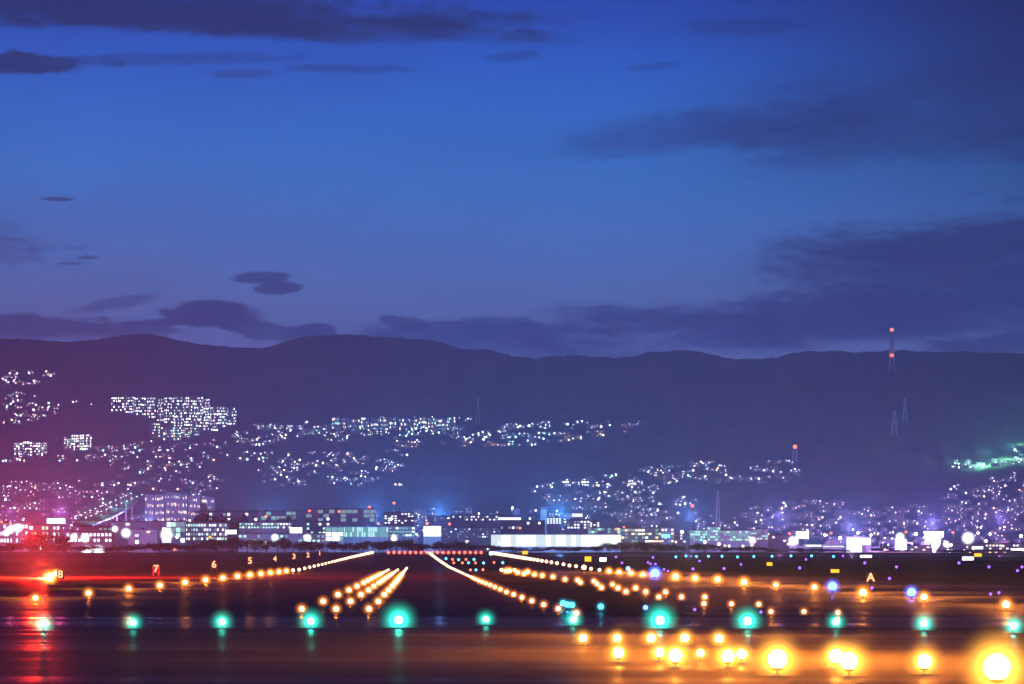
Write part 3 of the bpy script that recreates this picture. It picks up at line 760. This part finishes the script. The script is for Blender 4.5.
B_(823,844,540,3500,'right pale pavilion with a pitched roof','wall_white','wall_white',cols=5,rows_=1,fill=1,mixed=['bay'],ybase=547,pitched=True,fw=.95,hk=.8)
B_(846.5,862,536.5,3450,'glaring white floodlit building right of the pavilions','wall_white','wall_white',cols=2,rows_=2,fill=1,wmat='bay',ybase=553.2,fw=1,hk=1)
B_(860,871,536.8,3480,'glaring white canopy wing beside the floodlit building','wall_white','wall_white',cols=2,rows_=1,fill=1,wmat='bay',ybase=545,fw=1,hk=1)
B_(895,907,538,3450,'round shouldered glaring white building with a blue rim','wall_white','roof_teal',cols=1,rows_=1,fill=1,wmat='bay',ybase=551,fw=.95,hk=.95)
B_(870,918,551,3420,'long low pale pinkish hall between the two glaring buildings','wall_beige','wall_white',cols=14,rows_=1,fill=.5,mixed=['win_o','win_p'],ybase=553.5)
B_(910,950,545,3600,'pale low hall behind the glaring white T shaped sign','wall_beige',cols=10,rows_=2,fill=.4,mixed=['win_w','win_o'],ybase=551)
B_(944,1000,541,3700,'wide violet hall at far right','wall_grey','wall_grey',cols=18,rows_=3,fill=.3,mixed=['win_p','win_o','win_dim'],ybase=552)
B_(985,1040,543,3620,'hall cut by the right edge of the picture','wall_grey',cols=16,rows_=3,fill=.5,mixed=['win_p','win_w','win_o'],ybase=553)
# billboards and lit panels
def billboard(x0,x1,y0,y1,d,label,m='white',stem=None):
    w = (x1-x0)*d/F; p = Vector((((x0+x1)/2-CX)*d/F, d, 0)); p.z = terrain_z(p.x,d)
    zb = CAMZ+(HY-y1)*d/F-p.z; zt = CAMZ+(HY-y0)*d/F-p.z
    root = empty('billboard', p)
    link('cabinet', cubes(-w/2-.3,w/2+.3,.15,1.2,zb-.3,zt+.3,M['dark'],'cabinet'), root)
    link('lit_face', cubes(-w/2,w/2,-.1,.15,zb,zt,E[m],'lit_face'), root)
    for s in (-1,1): link('leg', cubes(s*w*.3-.3,s*w*.3+.3,.3,.9,-1,zb-.3,M['metal'],'leg'), root)
    tag(root, label, 'billboard')
billboard(47,65,518.5,523.5,3650,'glaring white billboard with a violet rim left of the lit road')
billboard(225.5,236.5,530,534,3560,'bright violet white billboard right of the long two storey building')
billboard(290,302,527.5,533,3560,'bright white billboard left of the stair tower')
billboard(796,808.5,531.5,538.5,3480,'bright white billboard above the pale teal pavilion')
billboard(661.5,670,534.5,537.5,3500,'cyan lit sign board below the violet roof edge','cyan')
billboard(972,983,546.5,549,3500,'narrow violet white panel at far right','white')
billboard(1011,1026,548.5,551.5,3450,'pinkish white panel cut by the right edge','pinkwhite')
# T shaped glaring sign
def tsign():
    d = 3400; p = Vector(((934-CX)*d/F, d, 0)); p.z = terrain_z(p.x,d); k = d/F
    root = empty('pylon_sign', p)
    mb = MB(); prof = [(-10.5,531.5),(9.5,531.5),(9.5,537),(7,538),(6,545),(3,549),(1,553),(-1,553),(-1.5,547),(-4,542),(-10,542.5),(-8,539)]
    vs = [(a*k,-.3,CAMZ+(HY-b)*k-p.z) for a,b in prof]+[(a*k,1.2,CAMZ+(HY-b)*k-p.z) for a,b in prof]; n = len(prof)
    mb.add(vs, [tuple(range(n))[::-1], tuple(range(n,2*n))]+[(i,(i+1)%n,n+(i+1)%n,n+i) for i in range(n)])
    link('lit_panel', mb.mesh('lit_panel', E['white']), root)
    link('pole', cubes(-.5,.5,.1,.9,-1,CAMZ+(HY-552)*k-p.z,M['metal'],'pole'), root)
    tag(root, 'glaring white T shaped floodlit pylon on a short stem','pylon sign')
tsign()
# floodlight masts
def r_glow(r, m): return r >= 2 and m in ('white','pinkwhite')
M['wall_far'] = mat('far_wall_grey', (.20,.21,.23), .9, .2, .1); M['wall_far2'] = mat('far_wall_beige', (.22,.20,.18), .9, .2, .1)
def flood(x, y, d, rpx, label, m='white', glow=0, col=(.8,.85,1), cone=5, nm='floodlight_mast'):
    p = Vector(((x-CX)*d/F, d, 0)); p.z = terrain_z(p.x,d); H = CAMZ+(HY-y)*d/F-p.z; r = rpx*d/F
    root = empty(nm, p)
    b = MB(); b.bar((0,0.3,-1),(0,0.3,H),.35,.2,8); link('pole', b.mesh('pole', M['metal']), root)
    b = MB(); b.box(-r*1.05,r*1.05,.05,.5,H-r*.8,H+r*.8); link('head', b.mesh('lamp_head', M['dark']), root)
    b = MB(); b.lathe([(r*.5,-.1),(r,.0),(r,.25),(r*.6,.3)],10,(0,-.1,H),'y')
    link('lamp', b.mesh('lamp', E[m]), root)
    if r_glow(rpx, m): g = link('glow', painted_halo_mesh(m), root, (0,-.3,H)); g.scale = (r*2.6,)*3
    tag(root, label, 'street lamp' if 'street' in nm else 'floodlight mast', 'floodlights over the far field')
    
FL = [(6,533,3600,2,'white'),(10,530,3600,2.4,'white'),(18,528,3600,2.6,'white'),(31,528,3600,1.7,'pinkwhite'),(33,537,3560,1.6,'pinkwhite'),(74,537,3500,2.2,'white'),(85,538,3500,2.6,'white'),
      (87,551,3330,3,'white'),(98.5,551.5,3330,3.4,'white'),(115,529,3550,2,'white'),(126,533,3500,2.8,'white'),(41,548,3330,1.3,'pinkwhite'),(166.5,535,3480,3.4,'white'),(177,537,3480,1.6,'white'),
      (70,541,3480,1.8,'pinkwhite'),(210,537,3480,1.6,'yellow'),(275,537.5,3480,2.2,'white'),(265,543,3440,1.8,'pinkwhite'),(307.5,538,3440,2.3,'white'),(336,538.5,3440,2.3,'white'),(394,538.5,3440,2,'white'),
      (391,519,3950,1.6,'white'),(467,542,3400,1.7,'white'),(328,519,3950,1.4,'white'),(500,543,3400,1.5,'white'),(250,545,3420,1.3,'pinkwhite'),(137,542,3430,1.8,'pinkwhite'),(682,532,3500,1.8,'white'),
      (705,542,3440,1.5,'pinkwhite'),(719,544,3440,1.6,'white'),(729,546,3420,1.2,'white'),(752.5,540.5,3400,2.3,'pinkwhite'),(752,545,3380,1.4,'white'),(743,546,3420,1,'pinkwhite'),(793,541,3400,2.8,'white'),
      (825,535,3500,1.4,'pinkwhite'),(858,533,3500,1.4,'pinkwhite'),(840,538,3500,1.8,'white'),(871,535,3500,1.4,'white'),(900,537,3420,2.6,'white'),(916,534,3500,1.6,'pinkwhite'),(946,544,3440,2,'white'),
      (968,538,3440,3.4,'white'),(949.5,554,3330,1.8,'blue'),(938,553.5,3330,1.7,'purple'),(951,545,3440,1.4,'pinkwhite'),(978,533,3500,1.2,'pinkwhite'),(990,534,3500,1.4,'white'),(1003,546,3440,1.2,'orange'),
      (1021,536,3440,1.8,'white'),(986,541,3450,1.6,'white'),(996,553,3340,1.3,'orange'),(1005,553.5,3340,1.6,'orange'),(958,555,3320,1.6,'orange'),(970,553.5,3330,1.4,'orange'),(1016,555,3330,1.6,'orange'),
      (990,553,3340,1.4,'orange'),(885,550,3400,1.4,'orange'),(889,557,3340,1.2,'orange'),(893,557.5,3340,1.1,'orange'),(676,542,3430,1.1,'orange'),(701,540,3430,1.1,'cyan'),(725,546,3400,1.3,'orange')]
FL.sort()
word = {'white':'cold white','pinkwhite':'pinkish','yellow':'yellow','blue':'blue','purple':'violet','orange':'orange','cyan':'cyan'}
cnt = {}
for (x,y,d,r,m) in FL:
    cnt[m] = cnt.get(m,0)+1
    flood(x,y,d,r,f'{word[m]} floodlight near the far buildings, {ordn(cnt[m])} {word[m]} one from the left',m)
for (x,y,c,L) in [(150,534,(.55,.35,1),.035),(270,532,(.30,.38,1),.05),(370,528,(.20,.36,1),.07),(440,526,(.20,.36,1),.07),(560,526,(.22,.40,1),.08),(690,528,(.32,.34,1),.05),
                  (780,530,(.5,.3,1),.04),(852,540,(.45,.32,1),.06),(932,536,(.55,.28,1),.06),(1000,532,(.65,.25,.9),.04),(60,526,(.9,.15,.6),.045),(10,526,(.9,.15,.5),.03)]:
    c = (c[0]*(.7 if 100 < x < 760 else 1.35), c[1], c[2])
    added_point(world_at(x, y-14, 4700), c, L*.32, .8); added_point(world_at(x, y-6, 3380), c, L*.05, .8)  # coloured points added without fixtures, tinting the haze and facades of the town
# obstruction lights on poles
def obstruction(x, y, d, label, r=1.5, base=None):
    p = Vector(((x-CX)*d/F, d, 0)); p.z = base if base is not None else terrain_z(p.x,d); H = CAMZ+(HY-y)*d/F-p.z; rr = r*d/F
    root = empty('obstruction_light', p)
    b = MB(); b.bar((0,0,-1),(0,0,H),.3,.15,6); link('pole', b.mesh('pole', M['metal']), root)
    b = MB(); b.lathe([(rr*.5,-rr*.7),(rr,-rr*.3),(rr,rr*.4),(rr*.4,rr)],10,(0,0,H+rr)); link('lamp', b.mesh('lamp', E['red']), root)
    tag(root, label, 'obstruction light', 'red obstruction lights above the town')
OB = [(266,516.5,4200),(309.5,511,4240),(339,511.5,4230),(369.5,507,4240),(378.5,523.5,3560),(394,503,4280),(427,523.5,3530),(449.5,524,3560),(520,528,3490),(617,529,3780),(624,527.5,3780),(1.5,522,3640),(10.5,523,3640),
      (789.5,533.5,3500),(789.8,545,3400),(831,533,3500),(906,532,3500),(953,532.5,3500)]
for i,(x,y,d) in enumerate(OB): obstruction(x,y+1.4,d,f'red lamp on a thin pole over the far buildings, {ordn(i+1)} from the left' if i < 17 else 'red lamp on a thin pole right of the T shaped pylon',1.25)
obstruction(1.5,468,7800,'lone red lamp on the dark slope at the left edge',1.6)
# lattice masts
def lattice(p, H, wb, wt, bands, lamps, label, nm='lattice_mast', lampr=2.2, mat_=None):
    root = empty(nm, p)
    per = max(3, int(H/(wb*1.6)))
    for bi in range(bands):
        mb = MB()
        for k in range(per):
            if int(k*bands/per) != bi: continue
            z0, z1 = H*k/per, H*(k+1)/per; w0 = wb+(wt-wb)*k/per; w1 = wb+(wt-wb)*(k+1)/per
            c0 = [(sx*w0/2, sy*w0/2, z0) for sx,sy in ((-1,-1),(1,-1),(1,1),(-1,1))]; c1 = [(sx*w1/2, sy*w1/2, z1) for sx,sy in ((-1,-1),(1,-1),(1,1),(-1,1))]
            t = wb*.06
            for q in range(4):
                mb.bar(c0[q],c1[q],t); mb.bar(c0[q],c1[(q+1)%4],t*.6); mb.bar(c0[(q+1)%4],c1[q],t*.6); mb.bar(c1[q],c1[(q+1)%4],t*.6)
        if mb.v: link('mast_section', mb.mesh('mast_section', M['white_paint' if bi%2 else 'red_paint'] if bands > 1 else M['white_paint']), root)
    for z in lamps:
        b = MB(); b.lathe([(lampr*.5,-lampr*.7),(lampr,-lampr*.3),(lampr,lampr*.4),(lampr*.4,lampr)],10,(0,0,z)); link('lamp', b.mesh('mast_lamp', E['red']), root)
    tag(root, label, 'mast'); return root
def lat_px(x, yt, yb, wpx, lam, label, bands=1, wt=.35, lr=1.7, d=None):
    p = place(x, yb) if d is None else Vector(((x-CX)*d/F, d, terrain_z((x-CX)*d/F, d))); d = p.y; H = CAMZ+(HY-yt)*d/F-p.z
    lattice(p, H, wpx*d/F, wpx*wt*d/F, bands, [CAMZ+(HY-y)*d/F-p.z for y in lam], label, lampr=lr*d/F)
lat_px(891.8,330,372,6,[330,355.5],'tall mast with two glowing red lamps on the far ridge',1,.25,1.9)
lat_px(894.5,411,436,6,[],'faint pale pylon on the dark slope below the tall red lamp mast',1,.3)
lat_px(905,398,424,5,[],'fainter thin pylon right of the pale one on the dark slope',1,.2)
lat_px(795,447,470,5,[447],'mast with one red lamp on the lower slope at right',5,.7,2.0)
lat_px(692.3,506,524,3.2,[506],'red and white banded mast above the low town',5,.8,1.6,d=4450)
lat_px(718,491,526,5,[],'faint power pylon right of the banded mast',1,.3,d=4500)
lat_px(478,398,424,4,[],'faint pylon above the bright hillside town in the middle',1,.3)
lat_px(336,456,466,3,[],'tiny pylon on the dark lower slope at left',1,.3)
# white mast with pinkish lamps close behind the field
lat_px(752.2,543,553.5,1.4,[],'thin orange lit mast carrying pinkish lamps',1,.8,d=3200)

# ------------------------------------------------------------------ apartment blocks on the hill
def block(x0,x1,yt,yb,cols,rows_,fill,mixed,label,group,wall='wall_grey',fw=.5,hk=.5,d=None):
    p = place((x0+x1)/2, yb) if d is None else Vector((((x0+x1)/2-CX)*d/F, d, terrain_z(((x0+x1)/2-CX)*d/F, d)))
    d = p.y; W_=(x1-x0)*d/F; H=CAMZ+(HY-yt)*d/F-p.z
    root = empty('apartment_block', p)
    link('wall', cubes(-W_/2,W_/2,0,14,-12,H-1,M[wall],'wall'), root)
    link('roof', cubes(-W_/2-.5,W_/2+.5,-.5,14.5,H-1,H,M['roof'],'roof'), root)
    n = 0; cw=W_/cols; rh=(H-3)/rows_
    for r_ in range(rows_):
        for c_ in range(cols):
            if R.random() > fill or n >= 100: continue
            o = link('window', win_mesh(R.choice(mixed)), root, (-W_/2+(c_+R.uniform(.35,.65))*cw, -.06, 1.5+(r_+R.uniform(.4,.6))*rh)); o.scale=(cw*fw*R.uniform(.5,1.3),1,rh*hk*R.uniform(.6,1.3)); n+=1
    tag(root, label, 'apartment block', group); return root
E['win_hot'] = emis('window_hot', (.88,.90,1.0), 6.5); E['win_hoto'] = emis('window_hot_warm', (1.0,.72,.5), 5)
E['win_hotg'] = emis('window_hot_green', (.5,1.0,.85), 4)
mx1 = ['win_hot']*5+['win_w','win_g','win_hoto','win_p','win_hotg']
g1 = 'big apartment estate on the left hill'
est = [(111,124,396,412),(124,134,396,414),(134,146,396.5,416),(147,156,396.5,419),(157,165,398,422),(164,174,396.5,424),(174,184,396,428),(184,194,396,430),
       (194,203,396,431),(203,210,398,431),(210,218,406,432),(218,227,406,428),(227,236.5,407,426)]
for i,(a,b,c,d_) in enumerate(est):
    block(a,b,c,d_,6,max(4,int((d_-c)/3.0)),.62,mx1,f'lit apartment tower, {ordn(i+1)} from the left in the upper line of the big estate',g1,fw=.45,hk=.45)
est2 = [(150,160,422,438),(161,171,426,441),(171,181,426,441),(181,190,427,438),(190,200,427,436)]
for i,(a,b,c,d_) in enumerate(est2):
    block(a,b,c,d_,5,5,.6,['win_hotg','win_g','win_hot','win_teal','win_hoto'],f'greenish lit apartment house, {ordn(i+1)} from the left below the big estate',g1,fw=.45,hk=.45)
for i,(a,b,c,d_) in enumerate([(14,22,442,456),(22,32,440.5,457),(32,40,441.5,456),(40,47,442,454)]):
    block(a,b,c,d_,4,5,.65,mx1,f'lit house of the four joined blocks at far left, {ordn(i+1)} from the left','four joined blocks at far left',fw=.5,hk=.45)
for i,(a,b,c,d_) in enumerate([(64,71,436,449),(71,82,434,451),(82,91.5,433.5,451)]):
    block(a,b,c,d_,5,6,.7,mx1,f'lit tower of the three joined blocks left of the big estate, {ordn(i+1)} from the left','three joined blocks left of the big estate',fw=.5,hk=.5)
for i,(a,b,c,d_) in enumerate([(145,154,494,506),(155,164,494,507),(165,175,492,508),(175,187,493,508),(188,200,495,508),(201,214,497,508)]):
    block(a,b,c,d_,8,6,.6,['win_hoto','win_o','win_o','win_w'],f'warm lit apartment block above the white halls, {ordn(i+1)} from the left','warm lit blocks above the white halls','wall_far',fw=.4,hk=.35,d=5300)
for i in range(13):
    a = 332+i*9.6; yt = 416.5+(i%3)*.8
    block(a,a+8.2,yt,yt+12+R.uniform(-2,3),5,3,.6,['win_hot','win_hotg','win_teal','win_g','win_hoto'],f'pale lit slab block on the plateau of the middle hill, {ordn(i+1)} from the left','slab blocks on the middle hill','wall_white',fw=.4,hk=.45)
for i in range(5):
    a = 256+i*10; block(a,a+8,424.5,430,5,2,.55,['win_hot','win_g','win_teal'],f'low pale slab block between the big estate and the plateau, {ordn(i+1)} from the left','low slab blocks beside the estate','wall_white',fw=.4,hk=.45)
for i,(a,b,c,d_) in enumerate([(563,571,480,487),(572,580,481,486),(581,592,480,487),(628,635,479,486),(636,643,480,485),(652,657,471,477)]):
    block(a,b,c,d_,4,2,.8,['win_hoto','win_hot','win_w'],f'small lit apartment block on the right hill foot, {ordn(i+1)} from the left','small blocks on the right hill foot','wall_grey',fw=.6,hk=.5)
# ------------------------------------------------------------------ houses
def house_meshes(k):
    m = ['wall_white','wall_beige','wall_grey'][k%3]; rm = ['roof','roof_brown'][k%2]
    w, dp, h = [(9,8,5.5),(11,8,5.5),(8,9,6),(13,9,5)][k%4]
    a = cubes(-w/2,w/2,0,dp,-4,h,M[m],'house_wall')
    b = MB(); e=.6; b.add([(-w/2-e,-e,h),(w/2+e,-e,h),(w/2+e,dp+e,h),(-w/2-e,dp+e,h),(-w/2-e,dp/2,h+2.6),(w/2+e,dp/2,h+2.6)],[(0,1,5,4),(2,3,4,5),(1,2,5),(3,0,4),(0,3,2,1)])
    return a, b.mesh('house_roof', M[rm]), w, h
HM = [house_meshes(k) for k in range(12)]
LM = {}
def lit(mk):
    if mk not in LM:
        b = MB(); b.box(-.5,.5,-.1,.05,-.5,.5); LM[mk] = b.mesh('lit_window', E[mk])
    return LM[mk]
E['dot_w'] = emis('porch_lamp_cool', (.85,.88,1.0), 15); E['dot_o'] = emis('porch_lamp_warm', (1.0,.60,.30), 13); E['dot_p'] = emis('porch_lamp_pink', (1.0,.72,.95), 14)
E['dot_g'] = emis('porch_lamp_green', (.35,1.0,.78), 14); E['dot_b'] = emis('porch_lamp_blue', (.50,.72,1.0), 15)
PAL = {'mix':['dot_w']*4+['dot_b']*2+['dot_p']*2+['dot_o']*2+['dot_g'],'pink':['dot_p']*5+['dot_w']*3+['dot_o']*2,'blue':['dot_b']*3+['dot_w']*3+['dot_g']*3+['dot_o'],'teal':['dot_g']*3+['dot_b']*2+['dot_w']*3,
       'orange':['dot_o']*6+['dot_w']*2,'cool':['dot_w']*6+['dot_b']*3}
def house(x, y, pal, label, s=1.0):
    p = place(x, y, 3.5); k = R.randrange(12); a,b,w,h = HM[k]
    root = empty('house', p, R.uniform(-.5,.5), s)
    link('wall', a, root); link('roof', b, root)
    mk = R.choice(PAL[pal]); q = (p.y/F)
    o = link('window', lit(mk), root, (R.uniform(-.25,.25)*w, -.1, h*.62)); sz = R.choice([.55,.8,1.0,1.3])*q; o.scale = (sz,1,sz*R.uniform(.7,1.3))
    if R.random() < .35:
        o = link('window', lit(R.choice(['win_w','win_o','win_dim'])), root, (w*.38, -.1, h*.4)); o.scale=(1.6,1,1.4)
    tag(root, label, 'house', label + ' group')
# town clusters: list of (points shape, count, palette, label)
def in_poly(pt, poly):
    x,y = pt; c = False; n = len(poly)
    for i in range(n):
        (x1,y1),(x2,y2) = poly[i], poly[(i+1)%n]
        if (y1>y)!=(y2>y) and x < (x2-x1)*(y-y1)/(y2-y1)+x1: c = not c
    return c
def sample(poly, n, clump=0.0):
    xs=[p[0] for p in poly]; ys=[p[1] for p in poly]; out=[]; t=0
    while len(out) < n and t < 40000:
        t += 1; q=(R.uniform(min(xs),max(xs)), R.uniform(min(ys),max(ys)))
        if not in_poly(q, poly): continue
        if clump and noise.noise((q[0]*.09, q[1]*.22, 2.5)) < R.uniform(-.35,.35)*clump+clump*.12: continue
        out.append(q)
    return out
CL = [ # polygon, houses, stuff lights, palette, label, clump
 ([(0,371),(20,369),(50,372),(64,378),(52,384),(0,386)],12,22,'pink','lit house high up on the left hillside'),
 ([(0,394),(20,392),(60,398),(96,403),(60,412),(20,424),(0,428)],16,34,'mix','lit house on the left slope above the four joined blocks'),
 ([(0,452),(60,451),(110,455),(110,460),(0,461)],8,18,'mix','lit house along the terrace under the joined blocks at left'),
 ([(95,447),(160,440),(160,455),(98,452)],8,24,'mix','lit house just below the big apartment estate'),
 ([(0,482),(60,480),(120,482),(135,495),(115,515),(60,520),(0,520)],40,230,'pink','lit house of the dense pinkish quarter at lower left'),
 ([(110,455),(260,430),(280,445),(230,470),(220,500),(140,492),(100,470)],26,75,'mix','lit house of the scattered quarter under the estate'),
 ([(236,424),(262,424),(330,420),(335,432),(280,440),(250,452),(236,440)],16,70,'mix','lit house between the estate and the plateau blocks'),
 ([(315,424),(340,416),(462,417),(462,428),(440,434),(395,438),(340,441),(300,437)],24,170,'blue','lit house on the bright plateau of the middle hill'),
 ([(462,417),(474,417),(452,441),(444,441)],4,16,'cool','lit house on the short steep lane right of the plateau'),
 ([(393,441),(410,441),(450,434),(478,440),(500,443),(520,445),(395,447)],8,46,'orange','warm lit house on the lower road right of the plateau'),
 ([(462,438),(490,428),(512,424),(512,429),(480,442)],5,22,'cool','lit house on the rising road in the middle'),
 ([(500,424),(560,421),(639,421),(636,428),(560,428),(500,428)],10,26,'cool','lit house on the long ridge road right of the middle'),
 ([(500,434),(550,432),(552,445),(505,445)],8,34,'teal','green lit house in the small bright group on the ridge road'),
 ([(552,433),(600,431),(635,422),(625,432),(560,441)],10,46,'orange','orange lit house at the right end of the ridge road'),
 ([(256,452),(400,452),(400,485),(262,485)],16,80,'mix','lit house low on the dark slope under the plateau'),
 ([(372,447),(410,450),(400,472),(380,470)],5,16,'cool','lit house in the dip beside the lower road'),
 ([(530,490),(555,480),(592,478),(620,495),(600,510),(560,508)],20,100,'mix','lit house of the right hill foot quarter'),
 ([(592,478),(640,468),(690,462),(690,475),(640,500),(612,500)],16,60,'mix','lit house climbing the right hill foot'),
 ([(690,462),(800,460),(800,480),(740,485),(690,478)],12,40,'mix','lit house in the sparse quarter left of the lone mast'),
 ([(560,500),(700,495),(700,522),(570,520)],10,40,'cool','lit house behind the long white hangar'),
 ([(780,503),(800,499),(846,501),(852,512),(830,526),(782,524)],14,80,'pink','lit house of the oval quarter above the pavilions'),
 ([(750,508),(770,506),(765,520),(748,520)],4,14,'cool','lit house beside the small greenish block'),
 ([(862,505),(930,505),(930,527),(870,522)],10,36,'pink','lit house of the quarter above the glaring buildings'),
 ([(940,490),(975,480),(1024,468),(1080,465),(1080,530),(950,530)],30,240,'pink','lit house of the dense quarter at far right'),
 ([(945,462),(1000,452),(1024,440),(1060,430),(1060,467),(945,468)],12,60,'teal','green white lit house under the floodlit slope at far right'),
 ([(400,508),(440,502),(450,516),(405,520)],4,16,'cool','lit house above the glaring white hall'),
 ([(0,518),(300,512),(300,540),(0,545)],0,90,'mix',''),
 ([(300,510),(640,506),(640,540),(300,540)],0,110,'cool',''),
 ([(640,512),(1050,512),(1050,548),(640,545)],0,170,'pink',''),
]
stuff = {}
nh = 0; sb = MB(); sm_keys = ['dot_w','dot_o','dot_p','dot_g','dot_b']; wall_i = 5
for poly, a, b, pal, lab in CL:
    for (x,y) in sample(poly, a, .8): 
        if nh < 296: house(x, y, pal, lab); nh += 1
    for (x,y) in sample(poly, int(b*2.5), .5):
        p = place(x, y, 4); q = p.y/F
        w = R.uniform(7,14); sb.m = 5 + R.randrange(2)
        sb.box(p.x-w/2, p.x+w/2, p.y, p.y+8, p.z-4, p.z+R.uniform(5,8))
        s = q*R.choice([.14,.18,.22,.26,.3,.34,.42,.6,1.0]); sb.m = sm_keys.index(R.choice(PAL[pal])); cx_ = p.x+R.uniform(-.3,.3)*w; cz = p.z+4
        sb.box(cx_-s*.5, cx_+s*.5, p.y-.5, p.y-.05, cz-s*.6, cz+s*.6)
tag(link('far_town', sb.mesh('far_town', [E[k] for k in sm_keys]+[M['wall_far'], M['wall_far2']])), 'mass of small lit houses and lamps scattered over the dark slopes', None, None, 'stuff')
# floodlit green slope at far right: pale embankment with terraces
for x,y in ((985,460),(1008,452),(1030,440)):
    p = place(x, y+6); ld = bpy.data.lights.new('slope_lamp','POINT'); ld.energy=9e5; ld.color=(.35,1,.75); ld.shadow_soft_size=2; link('slope_lamp', ld, None, p+Vector((0,-30,25)))
# climbing lit road at left
def road():
    vs=[];fs=[]; pts=[(72,524,92,525),(84,519,104,520),(96,513.5,116,515),(108,508,126,509.5),(118,503,134,504),(126,499,138,500)]
    for k,(a,ya,b,yb) in enumerate(pts):
        d=4300+k*160
        p=world_at(a,ya,d); q=world_at(b,yb,d); vs+= [tuple(p),tuple(q),(q.x,q.y,q.z-2.5),(p.x,p.y,p.z-2.5)]
    for k in range(len(pts)-1):
        for e in range(4): fs.append((4*k+e,4*k+(e+1)%4,4*k+4+(e+1)%4,4*k+4+e))
    fs += [(3,2,1,0),(4*len(pts)-4,4*len(pts)-3,4*len(pts)-2,4*len(pts)-1)]
    me=bpy.data.meshes.new('viaduct_deck'); me.from_pydata(vs,[],fs); me.materials.append(M['concrete'])
    root=empty('viaduct',(0,0,0)); link('deck',me,root)
    for k,(a,ya,b,yb) in enumerate(pts):
        d=4300+k*160; p=world_at((a+b)/2,ya+1,d); zg=terrain_z(p.x,d)
        link('pier',cubes(p.x-.9,p.x+.9,p.y-.9,p.y+.9,zg-3,p.z-3.2,M['wall_grey'],'pier'),root)
    tag(root,'raised road climbing to the right with teal lamp glow behind the billboard','viaduct')
    for j in range(12):
        t=j/11; d=4300+t*800; x=78+t*56; y=523-t*24
        for s,(ox,oy) in enumerate(((-3,-1),(8,0))):
            p=world_at(x+ox,y+oy,d); r=empty('street_lamp',p)
            b=MB(); b.bar((0,0,0),(0,0,7),.16,.1,6); link('pole',b.mesh('lamp_pole',M['metal']),r)
            b=MB(); b.box(-.8,.8,-.9,.4,6.9,7.3); link('lamp',b.mesh('street_lamp_head',E['dot_g']),r)
            tag(r,f'teal street lamp on the {"left" if s==0 else "right"} side of the raised road, {ordn(j+1)} from its low end','street lamp','street lamps of the raised road')
    for t in (.1,.35,.6,.85):
        p=world_at(88+t*46,517-t*20,4300+t*800); ld=bpy.data.lights.new('road_lamp','POINT'); ld.energy=3.0e4; ld.color=(.2,.95,.8); ld.shadow_soft_size=.5; link('road_lamp',ld,None,p+Vector((0,0,9)))
road()
print('houses', nh, 'windows', NWIN[0])
# ------------------------------------------------------------------ haze
hz = MB(); hz.box(-14000, 14000, -900, 13200, -12, 900)
hm, hnt, hout = nodes('haze_air')
def pvol(col, dens, g):
    pv = hnt.nodes.new('ShaderNodeVolumePrincipled'); pv.inputs['Color'].default_value = (*col,1)
    pv.inputs['Density'].default_value = dens; pv.inputs['Anisotropy'].default_value = g; return pv.outputs[0]
hnt.links.new(pvol((.36,.76,1), 6.5e-5, .35), hout.inputs['Volume'])
hm.cycles.homogeneous_volume = True if hasattr(hm.cycles, 'homogeneous_volume') else None
tag(link('haze', hz.mesh('haze', hm)), 'blue evening haze over the airfield and the hills', None, None, 'stuff')

# ------------------------------------------------------------------ render settings
sc.view_settings.view_transform = 'Standard'; sc.view_settings.look = 'None'; sc.view_settings.gamma = 1; sc.view_settings.exposure = 0
sc.render.engine = 'CYCLES'
cy = sc.cycles
cy.volume_bounces = 0; cy.max_bounces = 4; cy.diffuse_bounces = 2; cy.glossy_bounces = 2; cy.transparent_max_bounces = 8
cy.use_denoising = True; cy.use_light_tree = True
cy.sample_clamp_indirect = 6; cy.sample_clamp_direct = 0
cy.caustics_reflective = False; cy.caustics_refractive = False
print('spots', NSPOT[0], 'objects', len(bpy.data.objects))
